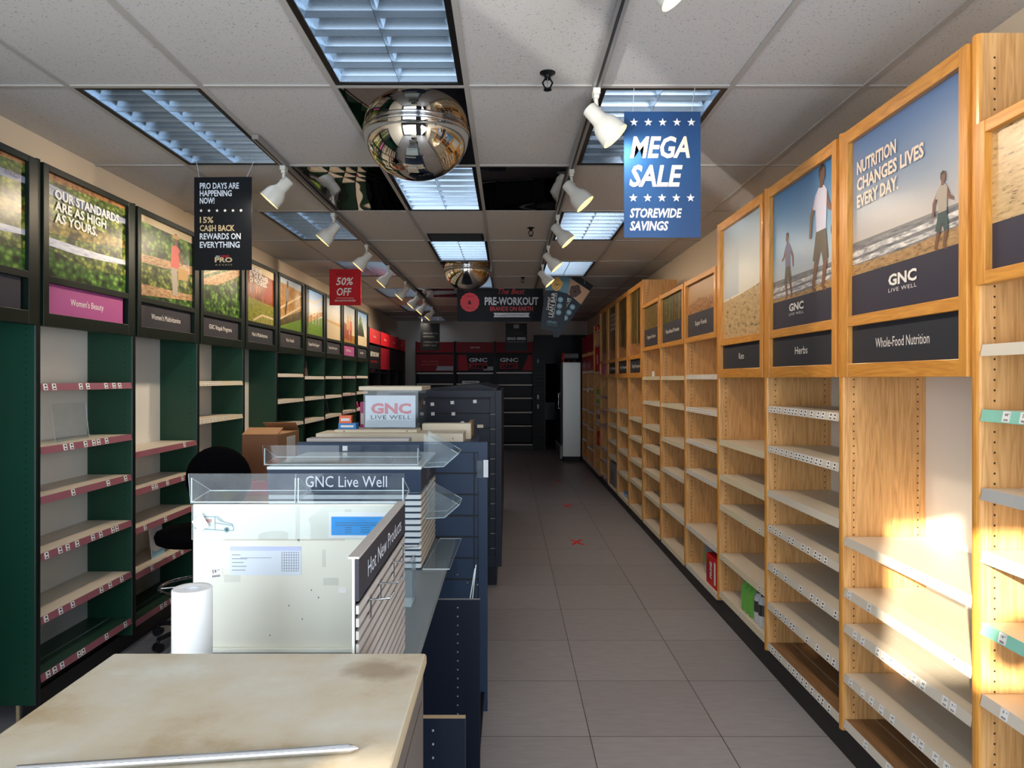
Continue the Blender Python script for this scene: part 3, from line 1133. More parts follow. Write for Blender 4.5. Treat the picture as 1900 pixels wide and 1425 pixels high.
# ---- green wall bays on the left
L_up = [2.545, 3.444, 4.323, 5.217, 6.116, 6.992, 7.922, 8.813, 9.734, 10.638, 11.545]
LXF, LD = -2.26, 0.285
L_spec = [
    dict(name='', z=[], label='green wall bay at the left edge of the photo, with a picture but no shelves'),
    dict(name="Women's Beauty", z=[1.623, 1.313, 1.071, .795, .486, .206], strip='strip_mauve', tags=.45,
         label="green wall bay headed Women's Beauty on a pink plate"),
    dict(name="Women's Multivitamins", z=[1.198, .968, .731, .456, .170], strip='strip_mauve', tags=.35,
         label="green wall bay headed Women's Multivitamins behind the black stool"),
    dict(name='GNC Vitapak Programs', z=[1.627, 1.345, .9, .17], strip='strip_cream', tags=.5,
         label='green wall bay under the field rows picture, behind the stool back'),
    dict(name="Men's Multivitamins", z=[1.158, .17], strip='strip_white', tags=0,
         label="green wall bay headed Men's Multivitamins, above the cardboard cartons"),
    dict(name="Men's Health", z=[1.697, 1.43, 1.178, .87, .17], strip='strip_white', tags=.5,
         label="green wall bay headed Men's Health under the wooden stair picture"),
    dict(name='Targeted Health Support', z=[1.673, 1.432, 1.174, .87, .17], strip='strip_white', tags=.4,
         label='green wall bay under the picture of a railing on a grassy slope'),
    dict(name='Targeted Health Support', z=[1.675, 1.428, 1.179, .87, .17], strip='strip_white', tags=.4,
         label='green wall bay under the picture of a pale boardwalk'),
    dict(name='Active Nutrition', z=[1.68, 1.436, 1.186, .87, .17], strip='strip_mauve', tags=1.2,
         label='green wall bay with a pink plate and two red figures in its picture'),
    dict(name='Joint Health', z=[1.685, 1.44, 1.19, .87, .17], strip='strip_white', tags=.4,
         label='last green wall bay before the black shelving, under a picture of a tree and sky'),
]


def green_picture(k, w, h):
    if k in (0, 1):
        p = Print(w, h, 'p_leaf')
        p.norm([(0, .93), (1, .97), (1, 1), (0, 1)], 'p_brush')
        p.norm([(0, .80), (.4, .77), (1, .80), (1, .86), (.5, .86), (0, .90)], 'p_cover_shade')
        p.norm([(0, .42), (.5, .45), (1, .52), (1, .60), (.6, .62), (0, .56)], 'p_leaf_gold')
        p.norm([(0, .30), (.35, .285), (.7, .30), (1, .33), (1, .38), (.6, .365), (.3, .37), (0, .38)], 'p_cover')
        p.norm([(0, 0), (1, 0), (1, .20), (.5, .16), (0, .28)], 'p_leaf_dk')
        if k == 1:
            for q, (wd, ww) in enumerate([('OUR STANDARDS', .80), ('ARE AS HIGH', .62), ('AS YOURS.', .50)]):
                p.b.text(wd, (.09 * w, -.0062, (.775 - .115 * q) * h), X_, Z_, .048, 'white', bold=.03, width=ww * w)
        else:
            p.b.text('LIVE TO DO', (.45 * w, -.0062, .82 * h), X_, Z_, .02, 'shirt_blue', width=.5 * w)
    elif k == 2:
        p = Print(w, h, 'p_leaf_dk')
        p.norm([(0, .92), (1, .90), (1, 1), (0, 1)], 'dry')
        p.norm([(0, .42), (1, .46), (1, .58), (0, .52)], 'p_soil')
        p.norm([(0, .16), (1, .12), (1, .44), (0, .40)], 'p_leaf')
        p.norm([(0, .02), (1, .10), (1, .18), (0, .16)], 'p_soil')
        p.limb([(.62 * w, .50 * h), (.64 * w, .30 * h), (.65 * w, .12 * h)], .09, .07, 'shirt_grey')
        p.poly([(.56 * w, .48 * h), (.72 * w, .48 * h), (.74 * w, .74 * h), (.66 * w, .80 * h), (.57 * w, .74 * h)], 'coral')
        p.ell(.66 * w, .86 * h, .03, .042, 'skin')
        p.ell(.66 * w, .895 * h, .055, .014, 'straw')
        p.poly([(.70 * w, .34 * h), (.90 * w, .36 * h), (.92 * w, .50 * h), (.70 * w, .50 * h)], 'straw')
        p.limb([(.72 * w, .70 * h), (.80 * w, .56 * h)], .035, .03, 'skin')
    elif k == 3:
        p = Print(w, h, 'p_leaf')
        p.norm([(0, .52), (1, .92), (1, .70), (.4, .44), (0, .38)], 'p_soil')
        p.norm([(0, .50), (1, .88), (1, .84), (0, .45)], 'p_leaf_dk')
        p.norm([(0, 0), (1, 0), (1, .62), (.5, .44), (0, .36)], 'p_leaf_dk')
    elif k == 4:
        p = Print(w, h, 'p_autumn')
        p.norm([(0, .92), (1, .86), (1, 1), (0, 1)], 'dry')
        p.norm([(.6, .45), (.95, .42), (.95, .80), (.7, .76)], 'rust')
        p.norm([(0, 0), (1, 0), (1, .36), (0, .42)], 'p_lawn')
        p.limb([(.25 * w, .03 * h), (.55 * w, .15 * h), (w * .98, .13 * h)], .02, .02, 'rail')
        for q in range(6):
            x = .45 + .09 * q
            p.limb([(x * w, 0), (x * w, .13 * h)], .008, .008, 'rail')
        for q, (wd, ww) in enumerate([('BELIEVE', .42), ('IN THE POWER', .66), ('OF PROGRESS.', .62)]):
            p.b.text(wd, (.10 * w, -.0062, (.86 - .095 * q) * h), X_, Z_, .046, 'white', bold=.03, width=ww * w)
    elif k == 5:
        p = Print(w, h, 'p_ochre')
        p.norm([(0, .9), (1, .86), (1, 1), (0, 1)], 'p_sky_warm')
        p.norm([(0, 0), (1, 0), (1, .28), (0, .10)], 'p_grass')
        p.norm([(0, .02), (1, .28), (1, .46), (0, .16)], 'p_forest')
        p.limb([(0, .36 * h), (w, .78 * h)], .022, .022, 'rail')
        p.limb([(0, .15 * h), (w, .55 * h)], .022, .022, 'rail')
        p.limb([(.30 * w, .26 * h), (.31 * w, .44 * h)], .012, .012, 'rail')
        p.poly([(.30 * w, .56 * h), (.42 * w, .60 * h), (.40 * w, .84 * h), (.30 * w, .82 * h)], 'grey_print')
        p.ell(.37 * w, .90 * h, .025, .04, 'hair')
        p.limb([(.34 * w, .56 * h), (.30 * w, .40 * h), (.28 * w, .28 * h)], .04, .03, 'hair')
    elif k == 6:
        p = Print(w, h, 'p_sky_grass')
        p.norm([(0, 0), (1, 0), (1, .46), (.4, .34), (0, .22)], 'p_grass')
        p.norm([(0, .24), (.35, .30), (1, .50), (1, .60), (.4, .48), (0, .34)], 'p_ochre')
        p.limb([(0, .38 * h), (.25 * w, .48 * h), (.5 * w, .44 * h), (w, .72 * h)], .022, .022, 'rail')
        p.limb([(0, .66 * h), (.22 * w, .76 * h), (.5 * w, .72 * h), (w, .92 * h)], .018, .018, 'rail')
        for q in range(6):
            x = .08 + .17 * q
            p.limb([(x * w, .25 * h), (x * w, .70 * h)], .012, .012, 'wave')
    elif k == 7:
        p = Print(w, h, 'p_sky_warm')
        p.norm([(0, 0), (1, 0), (1, .40), (0, .46)], 'dry')
        p.norm([(0, .42), (1, .36), (1, .44), (0, .47)], 'straw')
        p.norm([(0, 0), (1, 0), (.4, .24), (0, .20)], 'rail')
    elif k == 8:
        p = Print(w, h, 'p_sky_warm')
        p.norm([(0, 0), (1, 0), (1, .22), (0, .26)], 'p_ochre')
        for x, m in ((.42, 'straw'), (.66, 'coral')):
            p.limb([(x * w, .40 * h), (x * w, .06 * h)], .14, .10, 'rust')
            p.poly([((x - .12) * w, .36 * h), ((x + .12) * w, .36 * h), ((x + .10) * w, .62 * h), ((x - .08) * w, .62 * h)], m)
            p.ell(x * w, .70 * h, .035, .05, 'straw')
        p.norm([(.05, .10), (.35, .10), (.3, .5), (.1, .55)], 'rust')
    else:
        p = Print(w, h, 'p_sky_grass')
        p.norm([(0, 0), (1, 0), (1, .28), (0, .28)], 'dry')
        p.norm([(.08, .28), (.75, .28), (.62, .55), (.45, .82), (.3, .92), (.18, .7)], 'p_leaf_dk')
        p.norm([(.1, .3), (.6, .28), (.5, .5), (.25, .6)], 'hair')
    return p


for k in range(10):
    s = L_spec[k]
    y0, y1 = L_up[k], L_up[k + 1]
    w = y1 - y0
    bay = thing('shelf_bay', s['label'], 'shelf unit', (LXF, y0 - T / 2, 0), math.pi / 2, 'green wall bays')
    upright(bay, w, LD, 2.708, 0.10 if k else 0.08, 'green', 'green_dk', holes=(k < 3), side=-1, holemat='green_dk')
    if k == 0:
        upright(bay, 0, LD, 2.708, 0.08, 'green', 'green_dk', holes=False, side=-1)
        b = MB()
        b.box(w - 0.016, .085, 0.0, w - 0.008, .10, 0.09, 'chipboard')
        b.obj('raw_edge', bay)
    else:
        kick(bay, w, 0.099, 0.07)
    back(bay, w, LD, 0.1, 2.62, 'white_panel' if k in (1, 2, 3, 4) else 'green')
    rnd = random.Random(90 + k)
    for i, z in enumerate(s['z']):
        last = i == len(s['z']) - 1
        add_shelf(bay, w, LD, z, s['strip'], s['tags'], 'green_sh' if last else 'shelf', rnd)
    xi0, xi1 = .062, w - .085
    hf = valance(bay, w, 1.905, 2.70, 1.970, 2.120, 2.155, 2.668, xi0, xi1, 'green_dk', 'green_dk')
    green_picture(k, xi1 - xi0, .513).build('picture_print', hf, xi0, .010, 2.155)
    plate(hf, xi0, xi1 - .03, 1.970, 2.120, .010, 'pink_plate' if k in (1, 8) else ('charcoal' if k != 4 else 'plate'), s['name'], .036,
          {0: None, 1: .30, 2: .40, 3: .44, 4: .40, 5: .26, 6: .46, 7: .46, 8: .30, 9: .24}[k])

# ---- black shelving with red headers, far left and along the back wall
def black_bay(label, loc, rotz, w, d, head, second, words, zsh, group, silver=True):
    bay = thing('black_shelf_bay', label, 'shelf unit', loc, rotz, group)
    b = MB()
    for x in (0.0, w - .02):
        b.box(x, 0, 0, x + .02, d, 2.50, 'black')
    b.obj('side_panel', bay)
    b = MB()
    b.box(.02, d - .02, 0, w - .02, d, 2.46, 'black')
    b.obj('back_panel', bay)
    b = MB()
    b.box(.02, .02, 0, w - .02, .04, .12, 'black_kick')
    b.obj('kick_plate', bay)
    b = MB()
    b.box(.02, 0, 2.24, w - .02, .02, 2.48, head)
    if words[0]:
        b.text(words[0], (w / 2, -.001, 2.34), X_, Z_, .035, 'white', align='c', width=.22)
    b.obj('header_panel', bay)
    b = MB()
    b.box(.02, 0, 1.81, w - .02, .02, 2.20, second)
    yy = -.001
    if words[1] == 'amp':
        b.face([(.06, yy, 1.83), (.30, yy, 1.83), (.24, yy, 2.19), (.06, yy, 2.19)], 'crimson')
        b.face([(.60 * w + .1, yy, 1.83), (w - .03, yy, 1.83), (w - .03, yy, 1.92), (.62 * w + .1, yy, 1.92)], 'bottle_grey')
        b.text('GNC', (.58 * w, yy - .001, 2.03), X_, Z_, .09, 'pale', align='c', width=.42, bold=.03)
        b.face([(.58 * w - .21, yy, 1.87), (.58 * w + .21, yy, 1.87), (.58 * w + .21, yy, 2.0), (.58 * w - .21, yy, 2.0)], 'crimson')
        b.text('AMP', (.58 * w, yy - .001, 1.885), X_, Z_, .09, 'sign_black', align='c', width=.36, bold=.03, shear=.2)
    elif words[1] == 'amp2':
        b.face([(.70 * w, yy, 1.83), (w - .03, yy, 1.83), (w - .03, yy, 2.19), (.86 * w, yy, 2.19)], 'crimson')
        b.text('GNC', (.36 * w, yy - .001, 2.03), X_, Z_, .09, 'pale', align='c', width=.42, bold=.03)
        b.face([(.36 * w - .21, yy, 1.87), (.36 * w + .21, yy, 1.87), (.36 * w + .21, yy, 2.0), (.36 * w - .21, yy, 2.0)], 'crimson')
        b.text('AMP', (.36 * w, yy - .001, 1.885), X_, Z_, .09, 'sign_black', align='c', width=.36, bold=.03, shear=.2)
    elif words[1] == 'sell':
        b.face([(.52 * w, yy, 1.83), (w - .03, yy, 1.83), (w - .03, yy, 1.93), (.56 * w, yy, 1.93)], 'bottle_grey')
        b.text('THE #1 SELLING', (.15 * w, yy - .001, 2.02), X_, Z_, .035, 'coral', width=.4)
        b.text('PROTEIN AT GNC', (.15 * w, yy - .001, 1.95), X_, Z_, .035, 'coral', width=.4)
    elif words[1] == 'raw':
        b.text('BEYOND RAW', (.1 * w, yy - .001, 2.02), X_, Z_, .08, 'white', width=.75 * w, bold=.02)
        b.text('REACH THE BEST', (.12 * w, yy - .001, 1.92), X_, Z_, .03, 'red', width=.6 * w)
    b.obj('header_panel', bay)
    for z in zsh:
        b = MB()
        b.box(.02, .0, z - .02, w - .02, d - .02, z, 'black')
        sh = b.obj('shelf', bay)
        if silver:
            b = MB()
            b.box(.03, -.004, z - .028, w - .03, 0.0, z + .002, 'strip_white')
            b.obj('price_strip', sh)
    return bay


BYF = 16.30
black_bay('black back-wall bay at the left with a dark red header and grey corner', (-2.115, BYF, 0), 0, .895, .43, 'red_dk', 'red_dk', ('', 'sell'),
          [1.78, 1.53, 1.2, .9, .5, .15], 'black back-wall bays')
black_bay('black back-wall bay in the middle, behind the tall navy gondola', (-1.20, BYF, 0), 0, .90, .43, 'red_dk', 'sign_black', ('GNC AMP', 'amp'),
          [1.78, 1.53, 1.2, .9, .5, .15], 'black back-wall bays')
black_bay('black back-wall bay at the right with five bare silver-edged shelves', (-.29, BYF, 0), 0, .885, .43, 'red_dk', 'sign_black', ('', 'amp2'),
          [1.79, 1.51, 1.205, .88, .57, .14], 'black back-wall bays')
for i, (lb, sec) in enumerate([('black left-wall bay next to the green bays, with a sign reading BEYOND RAW', 'raw'),
                               ('second black left-wall bay from the green bays, with a red header', ''),
                               ('third black left-wall bay from the green bays, in shadow', ''),
                               ('black left-wall bay in the dark back corner', '')]):
    black_bay(lb, (LXF, 11.60 + i * 1.02, 0), math.pi / 2, 1.0, .30, 'red', 'sign_black' if i < 1 else ('red_dk' if i == 1 else 'sign_black'), ('Pre', sec),
              [1.76, 1.45, 1.1, .8, .45, .14], 'black left-wall bays', silver=False)

# products left on the black bays
def pouch(label, loc, w, h, d, mat, cat='package', group=None, rotz=0.0, mat2=None):
    t = thing('product_pack', label, cat, loc, rotz, group)
    b = MB()
    b.prism([(-w / 2, 0), (w / 2, 0), (w / 2 * .96, h * .9), (w / 2, h), (-w / 2, h), (-w / 2 * .96, h * .9)], (0, -d / 2, 0), X_, Z_, (0, d, 0), mat)
    b.obj('pack', t, bevel=.006)
    b = MB()
    b.box(-w * .35, -d / 2 - .0015, h * .3, w * .35, -d / 2 - .0005, h * .65, mat2 or 'white')
    b.obj('front_label', t)
    return t


pouch('pale green pack on the black left-wall bay under the BEYOND RAW sign', (LXF - .12, 11.95, 1.761), .25, .07, .12, 'p_leaf', rotz=math.pi / 2)
pouch('pink pack on the black left-wall bay, beyond the pale green pack', (LXF - .12, 12.35, 1.761), .22, .07, .12, 'rose', rotz=math.pi / 2)
pouch('white flat pack on the middle black back-wall bay, left of the gondola top', (-.85, 16.42, 1.531), .4, .06, .2, 'bottle_white', mat2='grey_print')

# back partition with the dark doorway
pw = MB()
yb0 = BYF + .1
pw.box(.60, yb0, 0, DX0, yb0 + .06, 2.65, 'black')
pw.box(DX1, yb0, 0, XR, yb0 + .06, 2.65, 'black')
pw.box(DX0, yb0, DZ, DX1, yb0 + .06, 2.65, 'black')
for z in [.1 + .085 * i for i in range(22)]:
    pw.box(.63, yb0 - .002, z, .80, yb0 - .0005, z + .012, 'groove')
struct(pw.obj('wall_partition'))
dj = MB()
for x in (DX0, DX1 - .03):
    dj.box(x, yb0 - .02, 0, x + .03, yb0, DZ, 'navy_dk')
dj.box(DX0, yb0 - .02, DZ - .03, DX1, yb0, DZ, 'navy_dk')
struct(dj.obj('door_1'))
b = MB()
b.box(-.16, -.1, 0, .16, .1, .42, 'grey_print')
tag(b.obj('storage_box', loc=(1.02, YB + 1.1, 0.62)), 'grey box seen through the dark doorway at the back', 'box')
b = MB()
b.box(-.2, -.15, 0, .2, .15, .62, 'dark_void')
tag(b.obj('storage_stand', loc=(1.02, YB + 1.1, 0)), 'dark stand beneath the grey box in the back doorway', 'stand')
for i, z in enumerate((1.22, 1.0, 2.05)):
    b = MB()
    b.box(-.02, -.012, -.05, .02, 0, .05, 'pale' if i < 2 else 'grey_ink')
    b.box(-.006, -.018, -.015, .006, -.012, .015, 'white')
    tag(b.obj('wall_switch', loc=(.70, yb0 - .002, z)), ['small white switch on the black partition by the doorway, upper of two',
        'small white switch on the black partition by the doorway, lower of two', 'dark switch high on the black partition by the doorway'][i], 'switch')

# ------------------------------------------------------------------ drinks cooler
fr = thing('drinks_cooler', 'tall grey-sided drinks cooler with black door at the far end of the aisle', 'fridge', (1.245, 14.03, 0))
b = MB()
b.box(-.16, 0, .10, .20, 1.35, 1.97, 'steel')
b.obj('cabinet', fr, bevel=.008)
b = MB()
b.box(-.13, .03, 0, .18, 1.32, .10, 'black')
b.obj('plinth', fr)
b = MB()
b.box(-.202, .02, .34, -.162, 1.33, 1.94, 'black')
b.box(-.204, .08, .42, -.2025, 1.27, 1.86, 'glass')
dr = b.obj('door', fr, bevel=.004)
b = MB()
b.tube([(-.205, .10, 1.05), (-.235, .10, 1.05), (-.235, .10, 1.35), (-.205, .10, 1.35)], .008, 'chrome')
b.obj('handle', dr)
b = MB()
b.box(-.21, .02, .06, -.162, 1.33, .32, 'bottle_grey')
for i in range(5):
    b.box(-.213, .06, .09 + .042 * i, -.2105, 1.29, .11 + .042 * i, 'black')
b.obj('vent_grille', fr)
b = MB()
b.cyl((-.17, 0, .055), (.17, 0, .055), .055, 'bottle_grey', 16)
b.cyl((-.171, 0, .055), (-.1705, 0, .055), .03, 'black', 12)
tag(b.obj('paper_roll', loc=(1.27, 14.5, 2.05)), 'grey roll lying across the dark bundle on top of the drinks cooler', 'roll')
b = MB()
for i in range(6):
    b.ball((-.15 + .06 * i, .02 * (i % 2), .038), .036 + .002 * (i % 3), 'black' if i % 2 else 'brown_pack', 8, (1.3, 1.6, 1))
tag(b.obj('dark_bundle', loc=(1.27, 14.5, 1.971)), 'dark crumpled bundle on top of the drinks cooler under the grey roll', 'bundle')
b = MB()
b.box(-.02, -.1, 0, .02, .1, .18, 'prod_red')
b.box(-.021, -.06, .05, -.0205, .06, .12, 'white')
tag(b.obj('small_carton', loc=(1.115, 14.3, 1.971)), 'small red carton on the front edge of the drinks cooler top', 'carton')


# ------------------------------------------------------------------ ceiling: lights, mirrors, domes, sprinklers
def troffer(label, c, r, lit='tube_off', n=8, power=1.6):
    x0, x1, y0, y1 = cell(c, r)
    t = thing('ceiling_light', label, 'ceiling light', ((x0 + x1) / 2, (y0 + y1) / 2, ZC), 0, 'louvred ceiling lights')
    hx, hy = GP / 2 - .012, GD / 2 - .012
    fwd = .026
    b = MB()
    for s in (-1, 1):
        b.box(s * hx, -hy, -.006, s * (hx - fwd), hy, .115, 'black_frame')
        b.box(-hx + fwd, s * hy, -.006, hx - fwd, s * (hy - fwd), .115, 'black_frame')
    b.obj('frame', t)
    ix, iy = hx - fwd, hy - fwd
    b = MB()
    b.box(-ix, -iy, .112, ix, iy, .118, 'pan')
    for x in (-ix / 2, ix / 2):
        b.box(x - .09, -iy, .110, x + .09, iy, .1119, 'louver')
    b.obj('reflector', t)
    b = MB()
    for x in (-ix / 2, ix / 2):
        b.cyl((x, -iy + .01, .094), (x, iy - .01, .094), .013, lit, 10)
    b.obj('tube', t)
    b = MB()
    # side and centre blades, curved cross blades
    def blade_long(xc, half, left=True, right=True):
        prof = [(-.001, 0), (-half * .25, .03), (-half, .072), (half, .072), (half * .25, .03), (.001, 0)]
        if not left:
            prof = [(0, 0), (0, .072), (half, .072), (half * .25, .03)]
        if not right:
            prof = [(0, 0), (-half * .25, .03), (-half, .072), (0, .072)]
        b.prism(prof, (xc, -iy, 0), X_, Z_, (0, 2 * iy, 0), 'louver')
    blade_long(0, .022)
    blade_long(-ix, .03, left=False)
    blade_long(ix, .03, right=False)
    for i in range(n + 1):
        y = -iy + 2 * iy * i / n
        h = .020
        prof = [(-.001, 0), (-h * .3, .025), (-h, .068), (h, .068), (h * .3, .025), (.001, 0)]
        if i == 0:
            prof = [(0, 0), (0, .068), (h, .068), (h * .3, .025)]
        if i == n:
            prof = [(0, 0), (-h * .3, .025), (-h, .068), (0, .068)]
        b.prism(prof, (-ix, y, .0005), Y_, Z_, (2 * ix, 0, 0), 'louver')
    b.obj('louver', t)
    d = bpy.data.lights.new('troffer_fill', 'AREA')  # fill lamp added in every fitting, even where the tubes are off
    d.shape = 'RECTANGLE'
    d.size, d.size_y = .5, 1.1
    d.energy = power
    d.color = (.86, .93, 1.0)
    o = bpy.data.objects.new('troffer_fill', d)
    COL.objects.link(o)
    o.parent = t
    o.location = (0, 0, .1085)
    return t


TL = ['louvred ceiling light at the top centre of the photo, nearest the camera',
      'louvred ceiling light at upper left, beside the left wall',
      'louvred ceiling light partly behind the blue sale sign',
      'white-lit louvred ceiling light just past the near mirror dome',
      'louvred ceiling light crossed by the left track, left of the dark mirror tile',
      'louvred ceiling light crossed by the right track, left of the blue sale sign base',
      'blue-tinted louvred ceiling light between the black vent and the far mirror dome',
      'louvred ceiling light just behind the red sale sign',
      'louvred ceiling light hidden partly behind the hanging snack bar sign',
      'louvred ceiling light just past the far mirror dome, mostly hidden',
      'louvred ceiling light on the left, third beyond the black sale sign',
      'louvred ceiling light on the left, fourth beyond the black sale sign',
      'louvred ceiling light on the left, farthest one by the back wall']
for lb, (c, r) in zip(TL, TROFF):
    troffer(lb, c, r, {('C', 2): 'tube_on', ('C', 0): 'tube_sky_glow', ('A', 1): 'tube_sky_glow', ('C', 4): 'tube_sky_glow'}.get((c, r), 'tube_off'),
            power={('C', 0): 6.0, ('A', 1): 4.5, ('C', 2): 7.0, ('C', 4): 2.0, ('E', 1): 3.0}.get((c, r), 6.0 if r >= 5 else 3.5))

ML = ['dark mirror ceiling tile above the near mirror dome', 'dark mirror ceiling tile left of the white-lit light, reflecting the green shelves',
      'dark mirror ceiling tile right of the white-lit light', 'dark mirror ceiling tile above the far mirror dome',
      'dark mirror ceiling tile near the left track at the back']
for lb, (c, r) in zip(ML, MIRR):
    x0, x1, y0, y1 = cell(c, r)
    b = MB()
    b.box(-GP / 2 + .013, -GD / 2 + .013, -.004, GP / 2 - .013, GD / 2 - .013, .003, 'mirror')
    tag(b.obj('mirror_tile', loc=((x0 + x1) / 2, (y0 + y1) / 2, ZC)), lb, 'ceiling tile', 'mirror ceiling tiles')

for lb, c, r in (('large mirror dome hanging from the ceiling near the camera', 'C', 1), ('mirror dome farther back beside the black banner', 'C', 5)):
    x0, x1, y0, y1 = cell(c, r)
    t = thing('mirror_dome', lb, 'dome mirror', ((x0 + x1) / 2 - .003, (y0 + y1) / 2, ZC - .004), 0, 'ceiling dome mirrors')
    b = MB()
    R0, dep = .284, .245
    prof = [(-dep * math.sin(a), R0 * math.cos(a)) for a in [math.pi / 2 * i / 22 for i in range(23)]]
    prof = [(-p[0] + .012, max(p[1], .0005)) for p in prof]
    b.lathe(prof, (0, 0, 0), (0, 0, -1), 'dome', 56)
    b.obj('dome', t)
    b = MB()
    b.lathe([(0, R0 + .003), (.012, R0 + .006), (.018, R0 + .004), (.018, R0 - .004)], (0, 0, 0), (0, 0, -1), 'chrome', 56)
    b.obj('rim', t)

for lb, (px, py, y) in (('black sprinkler head on the ceiling near the camera', (1016, 135, 3.13)), ('black sprinkler head right of the far mirror tile', (985, 420, 6.35)),
                        ('black sprinkler head above the black banner', (970, 514, 9.45))):
    x = (px - 942) / FPX * y
    t = thing('sprinkler_head', lb, 'sprinkler', (x, y, ZC), 0, 'ceiling sprinklers')
    b = MB()
    b.lathe([(0, .035), (.004, .034), (.008, .02), (.02, .014), (.03, .014)], (0, 0, 0), (0, 0, -1), 'black', 16, (True, True))
    b.obj('escutcheon', t)
    b = MB()
    for s in (-1, 1):
        b.tube([(s * .012, 0, -.03), (s * .022, 0, -.045), (s * .012, 0, -.066), (0, 0, -.072)], .004, 'black', 6)
    b.cyl((0, 0, -.03), (0, 0, -.07), .003, 'chrome', 6)
    b.cyl((0, 0, -.074), (0, 0, -.077), .018, 'black', 12)
    b.obj('deflector', t)
b = MB()
b.box(-.26, -.16, -.012, .26, .16, -.001, 'black')
for i in range(6):
    b.box(-.24, -.14 + .05 * i, -.016, .24, -.125 + .05 * i, -.012, 'frame_dark')
tag(b.obj('ceiling_vent', loc=(-.49, 6.76, ZC)), 'black ceiling vent between the two middle lights', 'vent')


# tracks and track heads
def track(x, y0, y1, label):
    b = MB()
    b.box(-.018, 0, -.034, .018, y1 - y0, -.009, 'track')
    b.box(-.006, 0, -.0348, .006, y1 - y0, -.0341, 'track_slot')
    return tag(b.obj('light_track', loc=(x, y0, ZC)), label, 'light track')


TXL, TXR = -1.387, .402
track(TXL, 3.9, 13.6, 'grey ceiling track running along the left side')
track(TXR, -.3, 10.4, 'grey ceiling track running along the right side')


def head_parts(t, sgn):
    ax = Vector((sgn * .66, -.10, -.745)).normalized()
    b = MB()
    b.box(-.016, -.03, -.062, .016, .03, -.036, 'lamp_white')
    b.box(-.011, -.018, -.078, .011, .018, -.062, 'lamp_white')
    b.obj('track_adapter', t)
    c0 = Vector((-sgn * .035, 0, -.118))
    knee = c0 + ax * .055
    b = MB()
    b.tube([(0, 0, -.076), (.003 * sgn, 0, -.115), tuple(knee + Vector((sgn * .02, 0, .03)))], .009, 'lamp_white', 8)
    b.obj('arm', t)
    b = MB()
    prof = [(0, .004), (.001, .030), (.006, .035), (.072, .037), (.085, .042), (.105, .056), (.130, .064), (.160, .067), (.182, .0685)]
    b.lathe(prof, c0, ax, 'lamp_white', 28)
    inner = [(p[0] + .002, max(.002, p[1] - .003)) for p in prof[4:]]
    inner[-1] = (.182, .0685)
    b.lathe(inner, c0, ax, 'bulb_refl', 28)
    b.obj('shade', t)
    b = MB()
    b.lathe([(.090, .002), (.1005, .036), (.150, .057), (.158, .046), (.161, .001)], c0, ax, 'bulb', 24)
    b.obj('bulb', t)
    return c0, ax


M['bulb_refl'] = plain('lamp_inside', C(250, 236, 200), 0.3, var=0.01)
HEADL = ['nearest', 'second', 'third', 'fourth', 'fifth', 'sixth', 'seventh', 'eighth']


def track_head(x, y, sgn, label, group, power):
    t = thing('track_lamp', label, 'spotlight', (x, y, ZC), 0, group)
    c0, ax = head_parts(t, sgn)
    d = bpy.data.lights.new('lamp_light', 'SPOT')
    d.energy = power
    d.color = (1.0, .80, .58)
    d.spot_size = math.radians(150)
    d.spot_blend = 1.0
    d.shadow_soft_size = .05
    o = bpy.data.objects.new('lamp_light', d)
    COL.objects.link(o)
    o.parent = t
    o.location = c0 + ax * .19
    o.rotation_euler = ax.to_track_quat('-Z', 'Y').to_euler()
    return t


for i, y in enumerate([4.40, 5.66, 6.99, 8.26, 9.62, 10.76, 11.75, 13.0]):
    track_head(TXL, y, -1, 'white track lamp on the left ceiling track, %s from the camera' % HEADL[i], 'left track lamps', 46)
for i, y in enumerate([2.02, 3.23, 4.48, 5.72, 7.04, 8.2]):
    track_head(TXR, y, 1, 'white track lamp on the right ceiling track, %s from the camera' % HEADL[i], 'right track lamps', 30)


# ------------------------------------------------------------------ hanging signs
def star(b, cx, y, cz, r, mat):
    pts = []
    for i in range(10):
        a = math.pi / 2 + i * math.pi / 5
        rr = r if i % 2 == 0 else r * .4
        pts.append((cx + rr * math.cos(a), y, cz + rr * math.sin(a)))
    c = (cx, y, cz)
    b.idx([c] + pts, [(0, i + 1, (i + 1) % 10 + 1) for i in range(10)], mat)


class Parts:
    """every line of lettering and every printed shape becomes a part of its own"""

    def __init__(self, t):
        self.t = t

    def _one(self, name, fn, *a, **k):
        b = MB()
        getattr(b, fn)(*a, **k)
        b.obj(name, self.t)

    def text(self, *a, **k):
        self._one('lettering', 'text', *a, **k)

    def box(self, *a, **k):
        self._one('printed_bar', 'box', *a, **k)

    def prism(self, *a, **k):
        self._one('printed_ribbon', 'prism', *a, **k)

    def idx(self, *a, **k):
        self._one('star', 'idx', *a, **k)


def hanging(label, cat, x, y, ztop, w, h, mat, strings, draw, name='hanging_sign', rotz=0.0):
    t = thing(name, label, cat, (x, y, ztop - h), rotz)
    b = MB()
    b.box(-w / 2, 0, 0, w / 2, .004, h, mat)
    b.obj('board', t)
    draw(Parts(t), w, h)
    for sx, tx in strings:
        s = MB()
        s.tube([(sx, .002, h - .025), (sx, .002, h), (tx, .002, ZC - .009 - (ztop - h))], .0012, 'pale', 5)
        s.obj('string', t)
    return t


